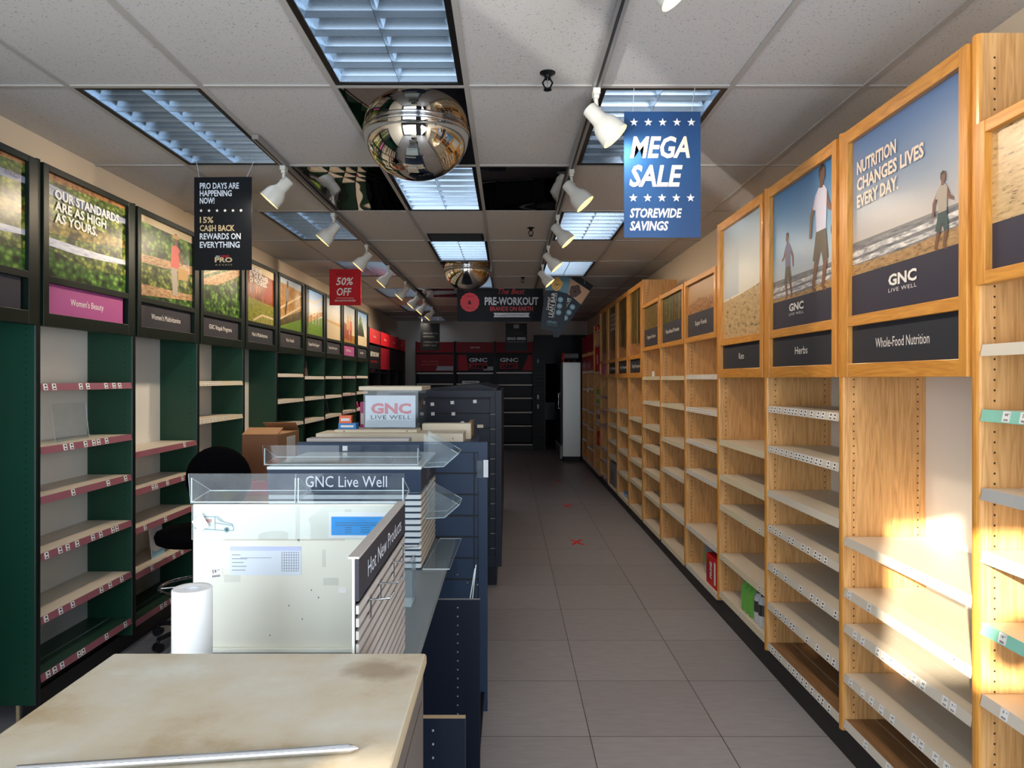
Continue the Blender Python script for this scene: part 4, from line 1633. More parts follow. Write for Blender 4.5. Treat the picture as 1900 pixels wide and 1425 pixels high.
def d_mega(b, w, h):
    y = -.0012
    L = -w / 2
    for i in range(5):
        star(b, L + .045 + i * .066, y, h - .050, .020, 'white')
        star(b, L + .042 + i * .066, y, h - .398, .020, 'white')
    b.text('MEGA', (L + .028, y, h - .210), X_, Z_, .098, 'mega_ink', width=.275, bold=.028, shear=.22)
    b.text('SALE', (L + .024, y, h - .342), X_, Z_, .098, 'mega_ink', width=.245, bold=.028, shear=.22)
    b.text('STOREWIDE', (L + .026, y, h - .487), X_, Z_, .042, 'white', width=.240, bold=.028, shear=.22)
    b.text('SAVINGS', (L + .026, y, h - .546), X_, Z_, .042, 'white', width=.178, bold=.028, shear=.22)


hanging('blue hanging sign reading MEGA SALE', 'sign', (1229 - 942) / FPX * 3.27, 3.27, 1.65 + 495 * 3.27 / FPX, .352, .58, 'mega', [(-.135, -.13), (.135, .15)], d_mega)


def d_pro(b, w, h):
    y = -.0012
    L = -w / 2 + .036
    for s, z, ww, m in (('PRO DAYS ARE', .072, .245, 'pale'), ('HAPPENING', .118, .200, 'pale'), ('NOW!', .164, .092, 'pale'),
                        ('15%', .283, .085, 'gold'), ('CA$H BACK', .334, .218, 'gold'), ('REWARDS ON', .385, .256, 'pale'), ('EVERYTHING', .437, .250, 'pale')):
        b.text(s, (L, y, h - z), X_, Z_, .038, m, width=ww, bold=.022)
    for i in range(6):
        star(b, L + .008 + i * .05, y, h - .208, .011, 'white')
    b.text('my', (-.045, y, h - .497), X_, Z_, .016, 'pale', shear=.3)
    b.text('GNC', (-.01, y, h - .497), X_, Z_, .013, 'red', width=.05, bold=.02)
    b.text('PRO', (.005, y, h - .527), X_, Z_, .030, 'gold', width=.11, bold=.035, align='c')
    b.text('ACCESS', (.005, y, h - .548), X_, Z_, .009, 'gold', width=.105, align='c', spacing=1.6)


hanging('black hanging sign about PRO DAYS cash back', 'sign', (413.5 - 942) / FPX * 4.40, 4.40, 1.65 + 373.5 * 4.40 / FPX, .360, .577, 'sign_black',
        [(-.15, -.165), (.15, .19)], d_pro, rotz=math.radians(-1.5))


def d_50(b, w, h):
    y = -.0012
    b.text('50%', (-.005, y, .235), X_, Z_, .088, 'white', width=.20, bold=.02, shear=.18, align='c')
    b.text('OFF', (-.012, y, .115), X_, Z_, .088, 'white', width=.17, bold=.02, shear=.18, align='c')
    b.box(-.10, y, .082, .10, y + .001, .085, 'white')
    b.text('MIX & MATCH PROTEIN', (0, y, .045), X_, Z_, .020, 'white', width=.235, align='c', bold=.015)
    b.text('BUY 1 GET 1', (0, y, .345), X_, Z_, .03, 'red_dk', width=.2, align='c')


hanging('red hanging sign reading 50% OFF', 'sign', (640.5 - 942) / FPX * 8.15, 8.15, 1.65 + 202.5 * 8.15 / FPX, .362, .415, 'red', [(-.15, -.10), (.15, .12)], d_50)


def d_pre(b, w, h):
    y = -.0012
    n = 28
    cx, cz, r = -w / 2 + .19, h * .50, .145
    seal = []
    for i in range(n):
        rr = r * (1 if i % 2 else .95)
        seal.append((rr * math.cos(2 * math.pi * i / n), rr * math.sin(2 * math.pi * i / n)))
    b.prism(seal, (cx, y, cz), X_, Z_, (0, .0008, 0), 'banner_red')
    b.text('&', (cx, y - .001, cz - .03), X_, Z_, .06, 'sign_black', align='c', bold=.03)
    for s, z in (('TRIED', .075), ('TRUE', -.10)):
        b.text(s, (cx, y - .001, cz + z), X_, Z_, .03, 'red_dk', align='c', spacing=1.3)
    c = .17
    b.text('The Best', (c, y, h - .165), X_, Z_, .085, 'banner_red', width=.40, shear=.35, align='c', bold=.005)
    b.text('PRE-WORKOUT', (c, y, h - .325), X_, Z_, .115, 'bottle_white', width=.80, align='c', bold=.03)
    b.text('BRANDS ON EARTH', (c, y, h - .415), X_, Z_, .068, 'banner_red', width=.64, align='c', bold=.02)
    b.prism([(-.27, 0), (.27, 0), (.25, .03), (.27, .065), (-.27, .065), (-.25, .03)], (c, y, h - .51), X_, Z_, (0, .001, 0), 'bottle_white')
    b.text('Everything & YOU DON\'T WANT IT', (c, y - .001, h - .49), X_, Z_, .026, 'sign_black', width=.46, align='c')


hanging('wide black hanging banner about pre-workout brands', 'banner', (928 - 942) / FPX * 10.58, 10.58, 1.65 + 177 * 10.58 / FPX, 1.285, .575, 'sign_black',
        [(-.55, -.55), (.55, .55)], d_pre, 'hanging_banner')


def d_gold(b, w, h):
    y = -.0012
    b.box(-.05, y, h - .09, .05, y + .001, h - .02, 'grey_print')
    b.text('ON', (0, y, h - .21), X_, Z_, .06, 'charcoal', width=.22, align='c')
    b.text('GOLD SERIES', (0, y, h - .30), X_, Z_, .045, 'pale', width=.34, align='c', bold=.02)
    b.box(-.16, y, h - .34, .16, y + .001, h - .337, 'pale')


hanging('black hanging sign reading GOLD SERIES near the back wall', 'sign', (958 - 942) / FPX * 13.05, 13.05, 1.65 + 102 * 13.05 / FPX, .395, .51, 'sign_black',
        [(-.15, -.15), (.15, .15)], d_gold)


def d_dark(b, w, h):
    y = -.0012
    for i, (z, ww) in enumerate(((.20, .26), (.26, .20), (.36, .28), (.42, .24))):
        b.text(['EMPOWER YOU', 'FITNESS', 'STRENGTHEN', 'EVERY DAY'][i], (-.12, y, h - z), X_, Z_, .032, 'grey_print', width=ww)


hanging('black hanging sign at the back left, with faint grey lettering', 'sign', (798 - 942) / FPX * 13.05, 13.05, 1.65 + 102 * 13.05 / FPX, .355, .50, 'sign_black',
        [(-.15, -.15), (.15, .15)], d_dark)

# snack bar shaped hanging sign: two printed wrappers overlapping
bs = thing('snack_bar_sign', 'hanging sign shaped like two dark snack bar wrappers', 'sign', (.80, 9.4, 2.30))


def wrapper(name, ang, ox, oz, y, food, sky, base):
    b = MB()
    ca, sa = math.cos(ang), math.sin(ang)

    def q_(x, z, yy=0.0):
        return (ox + x * ca - z * sa, y + yy, oz + x * sa + z * ca)

    def fc(pts, mat, yy):
        b.face([q_(p[0], p[1], yy) for p in pts], mat)
    W, H = .1515, .80
    outline = [(-W, 0), (-W * .3, -.012), (W * .25, -.02), (W * .6, -.062), (W * .95, -.02), (W, .03), (W * .92, .07), (W, .12), (W, H), (-W, H), (-W, .12), (-W * .92, .05)]
    b.prism(outline, (ox, y, oz), (ca, 0, sa), (-sa, 0, ca), (0, .012, 0), base)
    fc([(-W, H - .30), (-.02, H - .275), (W, H - .30), (W, H - .085), (-W, H - .085)], sky, -.001)
    fc([(-W, H - .085), (W, H - .085), (W, H), (-W, H)], 'sign_black', -.0012)
    cx, cz = -.013, .606
    pts = [(cx + .075 * math.cos(a) * (1 + .12 * math.sin(5 * a)), cz + .085 * math.sin(a) * (1 + .1 * math.cos(4 * a))) for a in [2 * math.pi * i / 22 for i in range(22)]]
    fc(pts, food, -.002)
    rn = random.Random(5)
    for i in range(14):
        a, r = rn.random() * 6.28, rn.random() * .06
        px, pz = cx + r * math.cos(a), cz + r * math.sin(a)
        fc([(px + .011 * math.cos(t), pz + .009 * math.sin(t)) for t in [2 * math.pi * k / 7 for k in range(7)]], 'straw' if food == 'muffin' else 'brown_pack', -.0022)
    for i in range(3):
        px, pz = .063 if ang > -.3 else .075, .409 - .085 * i
        fc([(px + .037 * math.cos(a), pz + .037 * math.sin(a)) for a in [2 * math.pi * k / 16 for k in range(16)]], 'disc', -.0025)
        for q in range(3):
            fc([(px - .02, pz + .010 - .011 * q), (px + .02, pz + .010 - .011 * q), (px + .02, pz + .014 - .011 * q), (px - .02, pz + .014 - .011 * q)], 'pale', -.0028)
    u = Vector(q_(0, 1)) - Vector(q_(0, 0))
    v = Vector(q_(-1, 0)) - Vector(q_(0, 0))
    b.text('LEAN BAR', q_(-.005, .16, -.003), u, v, .062, 'white', width=.33, bold=.005)
    fc([(.005, .16), (.009, .16), (.009, .49), (.005, .49)], 'white', -.003)
    b.text('Layered', q_(-.072, .25, -.003), u, v, .04, 'cream_ink', width=.17, shear=.3, bold=.01)
    u2 = Vector(q_(1, 0)) - Vector(q_(0, 0))
    v2 = Vector(q_(0, 1)) - Vector(q_(0, 0))
    b.text('GNC', q_(-.07, .085, -.003), u2, v2, .03, 'disc', width=.13, bold=.03)
    b.text('TOTAL LEAN', q_(-.08, .055, -.003), u2, v2, .014, 'disc', width=.15)
    return b.obj(name, bs)


wrapper('wrapper', math.radians(-33.5), -.23, -.005, .02, 'choc', 'tan', 'wrap')
wrapper('wrapper', math.radians(-8.2), -.223, -.005, 0, 'muffin', 'sea', 'wrap')
for sx in (-.05, .22):
    b = MB()
    b.tube([(sx, .012, .70 if sx < 0 else .60), (sx, .012, ZC - .009 - 2.30)], .0012, 'pale', 5)
    b.obj('string', bs)


# ------------------------------------------------------------------ centre: beige counter
ct = thing('counter', 'beige-topped counter in the left foreground', 'counter', (-.461, .94, 0))
b = MB()
b.box(-.304, -.44, 1.093, .304, .44, 1.117, 'beige', {'-x': 'beige_edge', '+x': 'beige_edge', '+y': 'beige_edge'})
b.obj('worktop', ct, bevel=.006, segs=3)
b = MB()
b.box(-.298, -.43, .06, .298, .43, 1.093, 'brown_grey')
b.box(-.27, -.40, 0, .27, .40, .06, 'black_kick')
b.box(.2981, -.40, .10, .2995, .40, 1.04, 'brown_grey')
b.obj('cabinet', ct)
b = MB()
b.tube([(-.66, .955, 1.1235), (-.225, 1.010, 1.1235)], .0062, 'chrome', 12)
b.lathe([(0, .0062), (.004, .005), (.012, .002)], (-.225, 1.010, 1.1235), (.99, .125, 0), 'chrome', 12)
tag(b.obj('metal_rod'), 'silver metal rod lying on the beige counter', 'rod')

# ------------------------------------------------------------------ centre: low navy gondola with grey deck
ZD = .86
go = thing('low_gondola', 'low navy display base with a grey deck under the two middle stands', 'display base', (-.57, 2.5, 0))


def gpart(name, fn, parent=None, bevel=0.0):
    b = MB()
    fn(b)
    o = b.obj(name, parent or go, bevel=bevel)
    o.location = Vector(o.location) - Vector((-.57, 2.5, 0)) if (parent is None or parent is go) else o.location
    return o


gpart('deck', lambda b: b.box(-.977, 1.41, ZD - .03, -.2575, 3.508, ZD, 'deck'), bevel=.003)
gpart('core', lambda b: b.box(-.80, 1.45, 0, -.52, 3.51, ZD - .03, 'navy_dk'))
gpart('floor_shelf', lambda b: (b.box(-.52, 1.80, .08, -.115, 3.508, .10, 'black'), b.box(-.50, 1.8, 0, -.16, 3.5, .08, 'black_kick')))


def divider(y, ztop, edge, ph):
    def fn(b):
        b.box(-.5199, y, 0, -.106, y + .019, ztop, 'navy_dk', {'+z': edge, '+x': 'navy'})
        z = ztop - .03
        while z > .12:
            b.ball((ph, y - .0005, z), .0035, 'hole_dk', 6)
            z -= .034
    return gpart('divider', fn)


divider(2.726, .80, 'grey_print', -.192)
divider(1.775, .80, 'chipboard', -.187)


def endpanel(b):
    b.box(-1.042, 3.52, 0, -.10, 3.545, 1.334, 'navy')
    b.box(-.145, 3.512, .06, -.10, 3.52, 1.334, 'navy')
    b.box(-1.042, 3.512, 1.285, -.145, 3.52, 1.334, 'navy')
    for z in [1.285 - .105 * i for i in range(9)]:
        b.box(-1.03, 3.517, z - .004, -.146, 3.5195, z + .004, 'groove')
    b.box(-.168, 3.516, .42, -.162, 3.5195, 1.28, 'groove')
    for x, z in ((-.25, .68), (-.20, .64), (-.15, .63)):
        b.ball((x, 3.512, z), .005, 'hole_dk', 6)


ge = thing('gondola_end', 'navy grooved end panel standing behind the Live Well stand', 'end panel', (-.57, 3.53, 0))
b = MB()
endpanel(b)
b.v = [(p[0] + .57, p[1] - 3.53, p[2]) for p in b.v]
b.obj('grooved_panel', ge)
for nm, px, y, ang, mat, lab in (('acrylic_strip', -.21, 3.10, .16, 'acrylic_haze', 'long clear plastic strip standing in the bin of the navy display base'),
                                 ('acrylic_strip', -.165, 3.16, .10, 'acrylic', 'narrow clear plastic strip leaning beside the longer one in the navy bin')):
    b = MB()
    b.prism([(-.02, 0), (.02, 0), (.02, .66), (0, .72), (-.02, .66)], (0, 0, 0), (0, 1, 0), (ang, 0, 1), (.004, 0, 0), mat, 'acrylic_edge')
    tag(b.obj(nm, loc=(px - .05, y, .1005)), lab, 'plastic strip', 'loose plastic strips')


# ---- slat wall stands
def slats(b, x0, x1, z0, z1, plane, axis, mat, out, pitch=.0258):
    """grooved slat face on a plane; axis 'x' runs along x, 'y' along y"""
    z = z0
    while z < z1 - .004:
        zt = min(z1, z + pitch)
        g = .0085
        if axis == 'y':
            b.box(plane, x0, z + g, plane + out, x1, zt, mat)
        else:
            b.box(x0, plane, z + g, x1, plane + out, zt, mat)
        z += pitch


st = thing('slatwall_stand', 'white-backed slat stand with a Hot New Products sign', 'display stand', (0, 0, ZD))
st.location = (-.6, 1.9, ZD)
off = Vector((.6, -1.9, 0))


def spart(root, off_, name, fn, parent=None, bevel=0.0):
    b = MB()
    fn(b)
    b.v = [tuple(Vector(p) + off_ - Vector((0, 0, ZD))) for p in b.v]
    return b.obj(name, parent or root, bevel=bevel)


spart(st, off, 'back_board', lambda b: (b.box(-.913, 2.060, ZD, -.302, 2.072, 1.285, 'white_sheet'), b.box(-.913, 2.044, ZD, -.302, 2.060, ZD + .012, 'white_sheet')), bevel=.002)


def wing(b):
    b.box(-.311, 1.42, ZD, -.306, 2.06, 1.29, 'white_sheet')
    b.box(-.306, 1.42, ZD, -.3035, 2.06, 1.20, 'groove')
    slats(b, 1.42, 2.06, ZD, 1.20, -.3035, 'y', 'slat', .006)


spart(st, off, 'side_wing', wing)


def sgn(b):
    b.box(-.306, 1.42, 1.20, -.2975, 2.06, 1.292, 'charcoal')
    b.box(-.3185, 1.417, 1.2895, -.2965, 2.062, 1.294, 'slat')
    b.text('Hot New Products', (-.2968, 1.51, 1.228), Y_, Z_, .038, 'pale', width=.47)


spart(st, off, 'side_sign', sgn)


def papers(b):
    y = 2.0595
    # form with a grid
    x0, z0 = pt(427, 1067, 2.06).x, pt(427, 1067, 2.06).z
    w_, h_ = .206, .083
    b.box(x0, y - .0010, z0, x0 + w_, y, z0 + h_, 'pale')
    b.box(x0, y - .0014, z0 + h_ - .012, x0 + w_, y - .0010, z0 + h_, 'lilac')
    for i in range(8):
        b.box(x0 + .150 + i * .007, y - .0015, z0 + .012, x0 + .1508 + i * .007, y - .0010, z0 + .066, 'grey_ink')
    for i in range(8):
        b.box(x0 + .150, y - .0015, z0 + .012 + i * .0077, x0 + .199, y - .0010, z0 + .0127 + i * .0077, 'grey_ink')
    for i, (a, c) in enumerate(((.006, .03), (.006, .05), (.006, .04), (.006, .048), (.006, .045))):
        b.box(x0 + a, y - .0015, z0 + .058 - i * .011, x0 + c, y - .0010, z0 + .0595 - i * .011, 'grey_ink')
    b.box(x0 + .03, y - .0015, z0 + .050, x0 + .12, y - .0010, z0 + .051, 'grey_ink')


for px0, py0, px1, py1, m in ((552, 1006, 556, 940, 'tape'), (415, 1003, 640, 1000, 'slat_cream'), (600, 1086, 628, 1072, 'tape'), (598, 1052, 604, 1020, 'tape'),
                              (416, 1080, 446, 1066, 'tape'), (628, 1100, 642, 1090, 'tag'), (640, 945, 652, 990, 'tape')):
    p0, p1 = pt(px0, py0, 2.06), pt(px1, py1, 2.06)
    spart(st, off, 'tape_patch', lambda b: b.box(p0.x, 2.0592, p0.z, p1.x, 2.0597, p1.z, m))
for px, py in ((535, 1125), (590, 1110), (560, 1150), (500, 1180), (577, 1096)):
    p0 = pt(px, py, 2.06)
    spart(st, off, 'scuff_mark', lambda b: b.box(p0.x, 2.0592, p0.z, p0.x + .003, 2.0597, p0.z + .004, 'grey_ink'))
spart(st, off, 'receipt_form', papers)


def note(b):
    y = 2.0598
    a = pt(610, 998, 2.06)
    b.box(a.x, y - .0010, a.z, -.32, y, a.z + .075, 'tag')
    c = pt(615, 993, 2.06)
    b.box(c.x, y - .0014, c.z, -.32, y - .0010, c.z + .054, 'blue_note')
    for i, (u0, wd) in enumerate(((.065, .025), (.055, .05), (.012, .12), (.012, .12), (.04, .018), (.04, .018), (.04, .018))):
        b.box(c.x + u0, y - .0017, c.z + .048 - i * .0065, c.x + u0 + wd, y - .0014, c.z + .0495 - i * .0065, 'prod_blue' if i < 2 else 'teal')
        if i > 3:
            b.box(c.x + .085, y - .0017, c.z + .048 - i * .0065, c.x + .112, y - .0014, c.z + .0495 - i * .0065, 'teal')


spart(st, off, 'blue_notice', note)


def van(b):
    y = 2.0598
    o = pt(362, 988, 2.06)

    def ln(p, q):
        b.tube([(o.x + p[0], y - .0006, o.z + p[1]), (o.x + q[0], y - .0006, o.z + q[1])], .0011, 'teal_line', 4)
    pts = [(0.0, .012), (.0, .040), (.006, .046), (.066, .046), (.085, .030), (.108, .024), (.112, .012), (.112, .006), (.10, .006)]
    for p, q in zip(pts[:-1], pts[1:]):
        ln(p, q)
    ln((.0, .012), (.085, .006))
    ln((.058, .046), (.058, .010))
    ln((.062, .042), (.08, .030))
    ln((.058, .028), (.112, .020))
    for r in (.008, .005):
        cc = [(o.x + .092 + r * math.cos(a), y - .0007, o.z + .008 + r * math.sin(a)) for a in [2 * math.pi * i / 12 for i in range(12)]]
        b.face([cc[0]] + cc[1:], 'teal_line' if r > .006 else 'light_blue')
    b.text('AUTO BODY', (o.x + .012, y - .0008, o.z + .030), X_, Z_, .009, 'red', width=.038, bold=.03)


spart(st, off, 'van_drawing', van)


def tags59(b):
    y = 2.0592
    o = pt(391, 1073, 2.06)
    u = Vector((.99, 0, .12))
    v = Vector((-.12, 0, .99))
    b.prism([(0, 0), (.036, 0), (.036, .028), (0, .028)], (o.x, y, o.z), u, v, (0, -.0008, 0), 'tag')
    oo = Vector((o.x, y - .0012, o.z))
    b.text('59', oo + u * .007 + v * .014, u, v, .010, 'ink', bold=.015)
    b.text('99', oo + u * .0225 + v * .019, u, v, .005, 'ink')
    for k in range(8):
        b.face([oo + u * (.006 + k * .003) + v * .002, oo + u * (.0078 + k * .003) + v * .002, oo + u * (.0078 + k * .003) + v * .008, oo + u * (.006 + k * .003) + v * .008], 'ink')


def tag_blank(b):
    w0 = pt(354, 965, 2.04)
    b.prism([(0, 0), (.022, -.03), (.05, -.012), (.028, .026)], (w0.x, 2.046, w0.z - .006), X_, Z_, (0, -.001, 0), 'tag')


spart(st, off, 'price_label', tags59)
spart(st, off, 'blank_label', tag_blank)


def tray(label, x0, x1, y, z, h, depth, parent_z=None, haze='acrylic'):
    t = thing('acrylic_tray', label, 'tray', ((x0 + x1) / 2, y, z), 0, 'clear acrylic trays')
    w_ = (x1 - x0) / 2
    b = MB()
    b.prism([(-w_, .0), (w_, .0), (w_ + .004, h), (-w_ - .004, h)], (0, 0, 0), X_, (0, -.08, 1), (0, .003, 0), haze, 'acrylic_edge')
    b.obj('front_wall', t)
    b = MB()
    b.prism([(-w_, 0), (w_, 0), (w_, depth), (-w_, depth)], (0, .003, .003), X_, (0, 1, .10), (0, 0, .003), haze, 'acrylic_edge')
    b.obj('floor_panel', t)
    for s in (-1, 1):
        b = MB()
        b.prism([(0, 0), (depth, .1 * depth), (0, h * .78)], (s * (w_ - .0015) - .0015, .004, .006), Y_, Z_, (.003, 0, 0), haze, 'acrylic_edge')
        b.obj('end_panel', t)
    return t


tray('clear acrylic tray on top of the white slat stand, left half', -.920, -.616, 2.06, 1.2862, .088, .13)
tray('clear acrylic tray on top of the white slat stand, right half', -.610, -.303, 2.06, 1.2862, .088, .13)
b = MB()
for xx0, xx1 in ((-.913, -.612), (-.609, -.322)):
    b.prism([(0, 0), (xx1 - xx0, 0), (xx1 - xx0, .098), (0, .098)], (xx0 + .6, 2.052 - 1.9, 1.184 - ZD), X_, Z_, (0, .002, 0), 'acrylic', 'acrylic_edge')
b.obj('clear_cover', st)

# hooks on the grey slats
hook = thing('slatwall_hook', 'small chrome hook on the grey slats, nearest the camera', 'hook', (-.2975, 1.53, 1.165), 0, 'chrome slat hooks')
b = MB()
b.box(0, -.008, -.03, .003, .008, .018, 'chrome')
b.obj('bracket', hook)
b = MB()
b.tube([(.003, 0, .008), (.045, 0, .012), (.054, 0, .026)], .0022, 'chrome', 8)
b.obj('prong', hook)
for y, lb in ((1.65, 'second'), (1.84, 'third'), (2.0, 'fourth')):
    dup(hook, (-.2975, y, 1.165), 'small chrome hook on the grey slats, %s from the camera' % lb)

# paper towel roll
pr = thing('paper_towel_roll', 'white paper towel roll standing on the grey deck', 'paper roll', (-.777, 1.75, ZD))
b = MB()
R0, Ri, Hh = .047, .019, .275
b.lathe([(.001, Ri), (0, R0 - .002), (.003, R0), (Hh - .003, R0), (Hh, R0 - .003), (Hh - .004, R0 - .012), (Hh - .003, Ri)], (0, 0, 0), (0, 0, 1), 'tag', 40)
b.obj('paper', pr)
b = MB()
b.lathe([(.002, Ri), (Hh - .003, Ri), (Hh - .003, Ri - .002), (.002, Ri - .002)], (0, 0, 0), (0, 0, 1), 'bottle_white', 24)
b.lathe([(Hh - .012, Ri - .002), (Hh - .012, .001)], (0, 0, 0), (0, 0, 1), 'bottle_white', 24)
b.obj('core_tube', pr)

# second stand
s2 = thing('slatwall_stand', 'slat stand with a sign reading Live Well, behind the white-backed stand', 'display stand', (-.67, 3.2, ZD))
off2 = Vector((.67, -3.2, 0))


def body2(b):
    b.box(-.985, 2.935, ZD, -.365, 3.505, 1.275, 'navy')


spart(s2, off2, 'body', body2)


def front2(b):
    slats(b, -.985, -.360, ZD, 1.18, 2.935, 'x', 'slat_pale', -.008)


spart(s2, off2, 'front_slats', front2)


def sign2(b):
    b.box(-.988, 2.922, 1.18, -.357, 2.935, 1.275, 'navy')
    b.text('GNC Live Well', (pt(567, 0, 2.922).x, 2.9212, 1.203), X_, Z_, .048, 'pale', width=.335)


spart(s2, off2, 'front_sign', sign2)
spart(s2, off2, 'top_trim', lambda b: b.box(-.990, 2.918, 1.275, -.355, 3.508, 1.287, 'acrylic_edge'), bevel=.002)


def side2(b):
    b.box(-.365, 2.935, ZD, -.3635, 3.505, 1.18, 'groove')
    slats(b, 2.935, 3.505, ZD, 1.18, -.3635, 'y', 'slat_cream', .0065)


spart(s2, off2, 'side_slats', side2)


def sside2(b):
    b.box(-.365, 2.935, 1.18, -.3565, 3.505, 1.275, 'charcoal')
    b.text('GNC', (-.3562, 3.12, 1.205), Y_, Z_, .048, 'grey_print', width=.16)


spart(s2, off2, 'side_sign', sside2)
tray('long clear acrylic tray on top of the Live Well stand', -1.012, -.372, 2.95, 1.2872, .085, .15)


def bin_(label, y, z, rx):
    t = thing('acrylic_bin', label, 'bin', (-.3565, y, z), 0, 'clear scoop bins')
    P = [(0, .0), (.085, -.005), (.155, .045), (.10, .085), (.0, .145)]
    ca, sa = math.cos(rx), math.sin(rx)
    P = [(p[0] * ca - p[1] * sa, p[0] * sa + p[1] * ca) for p in P]
    P = [(max(0.0005, p[0]), p[1]) for p in P]
    for s in (0, .165):
        b = MB()
        b.prism(P, (0, s - .003, 0), X_, Z_, (0, .003, 0), 'acrylic_haze', 'acrylic_edge')
        b.obj('side_panel', t)
    b = MB()
    for i in (0, 1):
        p, q = Vector((P[i][0], 0, P[i][1])), Vector((P[i + 1][0], 0, P[i + 1][1]))
        n_ = Vector((-(q - p).z, 0, (q - p).x)).normalized() * .003
        b.prism([(0, 0), (1, 0), (1, 1), (0, 1)], p, q - p, (0, .161, 0), n_, 'acrylic_haze', 'acrylic_edge')
    b.obj('bin_floor', t)
    b = MB()
    p, q = Vector((P[2][0], 0, P[2][1])), Vector((P[3][0], 0, P[3][1]))
    b.prism([(0, 0), (.55, 0), (.55, 1), (0, 1)], p, q - p, (0, .161, 0), (-.002, 0, -.002), 'acrylic_haze', 'acrylic_edge')
    b.obj('front_lip', t)
    return t


bin_('clear scoop bin high on the cream slats of the Live Well stand', 3.02, 1.270, .10)
bin_('clear scoop bin lower on the cream slats of the Live Well stand', 3.06, 1.045, .10)
b = MB()
b.prism([(0, 0), (.112, 0), (.125, .56), (.02, .56)], (-.352, 2.93, ZD + .001), X_, Y_, (0, 0, .004), 'acrylic_haze', 'acrylic_edge')
tag(b.obj('acrylic_sheet'), 'flat clear acrylic sheet lying on the grey deck by the cream slats', 'plastic sheet')
ab = thing('acrylic_holder', 'small clear acrylic holder standing on the grey deck between the stands', 'holder', (-.36, 2.50, ZD))
b = MB()
b.box(-.03, -.05, .0, .03, -.047, .13, 'acrylic_haze')
b.box(-.03, .047, .0, .03, .05, .13, 'acrylic_haze')
b.box(-.03, -.047, .0, -.027, .047, .10, 'acrylic_haze')
b.box(.027, -.047, .0, .030, .047, .16, 'acrylic_haze')
b.obj('walls', ab)
b = MB()
b.box(-.027, -.047, 0, .027, .047, .003, 'acrylic_edge')
b.obj('bottom', ab)
# stickers of the navy end panel, seen through the long tray
b = MB()
for px, py, m in ((574, 852, 'tag'), (593, 849, 'tape_red'), (640, 832, 'tag')):
    p = pt(px, py, 3.51)
    b.box(p.x - .012, -.001, p.z - .012, p.x + .012, 0, p.z + .012, m)
o = b.obj('price_sticker', ge)
o.location = (.57, 3.5115 - 3.53, 0)
# clear sign clip on the end panel edge
ck = thing('sign_clip', 'clear and white plastic clip on the right edge of the navy end panel', 'clip', (-.112, 3.50, 1.16))
b = MB()
b.box(-.04, -.004, 0, -.005, -.001, .085, 'acrylic_haze')
b.obj('clear_flap', ck)
b = MB()
for i in range(3):
    b.cyl((-.004 + i * .008, -.002, .003), (-.004 + i * .008, -.002, .088), .0042, 'bottle_white', 8)
b.obj('clip_body', ck)

# ------------------------------------------------------------------ centre: mid gondola with boards, acrylic box and packs
g2 = thing('gondola', 'navy gondola carrying the cream boards and the clear lettered box', 'display base', (-.64, 4.4, 0))
b = MB()
b.box(-.36, -.835, 0, .42, .72, 1.245, 'navy_dk')
b.obj('body', g2)
b = MB()
b.box(-.42, -.845, 1.245, .46, .74, 1.262, 'navy')
b.obj('top_board', g2)


def board(label, x0, x1, y0, y1, z0, z1, mat='cream_board', grp='loose cream boards'):
    b = MB()
    b.box(x0, y0, z0, x1, y1, z1, mat)
    for x in (x0 + .06, x1 - .06):
        b.ball((x, y0 - .0005, (z0 + z1) / 2), .004, 'hole', 6)
    return tag(b.obj('shelf_board', bevel=.003), label, 'board', grp)


board('long cream board lying lowest on the navy gondola', -1.14, -.265, 4.22, 4.50, 1.263, 1.322)
board('cream board with bolt holes to the right of the clear lettered box', -.545, -.235, 4.52, 4.62, 1.263, 1.362)
board('cream platform board under the clear lettered box', -1.05, -.55, 4.30, 4.50, 1.3225, 1.338)
board('grey board leaning low behind the Live Well tray', -1.02, -.50, 3.60, 3.70, 1.263, 1.345, 'slat', None)
b = MB()
b.box(-.012, 0, 0, .012, .30, .10, 'card')
tag(b.obj('board_end', loc=(-.246, 4.63, 1.263)), 'short brown board end standing at the right of the cream boards', 'board')

bx = thing('acrylic_box', 'clear acrylic box with a white card and a cream lid', 'box', (-.725, 4.60, 1.3385))
b = MB()
for s in (-1, 1):
    b.box(s * .17, -.19, 0, s * .167, .26, .235, 'acrylic')
b.box(-.167, -.19, 0, .167, -.187, .235, 'acrylic')
b.box(-.167, .257, 0, .167, .26, .235, 'acrylic')
b.box(-.167, -.187, 0, .167, .257, .003, 'acrylic')
b.obj('clear_walls', bx)
b = MB()
b.box(-.195, -.215, .236, .195, .285, .262, 'cream_board')
b.obj('lid', bx, bevel=.003)
b = MB()
b.box(-.160, -.186, .006, .152, -.184, .205, 'pale')
b.text('GNC', (0, -.1866, .095), X_, Z_, .062, 'rose', width=.25, align='c', bold=.045)
b.text('LIVE WELL', (0, -.1866, .058), X_, Z_, .026, 'charcoal', width=.25, align='c', spacing=1.1, bold=.012)
b.obj('sign_card', bx)
b = MB()
b.box(-.15, -.14, .004, .10, .2, .12, 'shirt_grey')
b.obj('contents', bx)
b = MB()
b.box(.1705, -.02, .11, .1712, .07, .19, 'brown_pack')
b.obj('side_sticker', bx)
pouch('orange pack lying left of the clear lettered box', (-1.0, 4.40, 1.3755), .075, .045, .09, 'orange', mat2='bottle_white', rotz=.1)
pouch('blue and white pack on the cream boards under the orange pack', (-.985, 4.40, 1.3387), .11, .036, .08, 'prod_blue', mat2='white')
pouch('magenta carton standing on the green bays side behind the clear lettered box', (-1.165, 5.0, 1.263), .03, .22, .08, 'magenta')
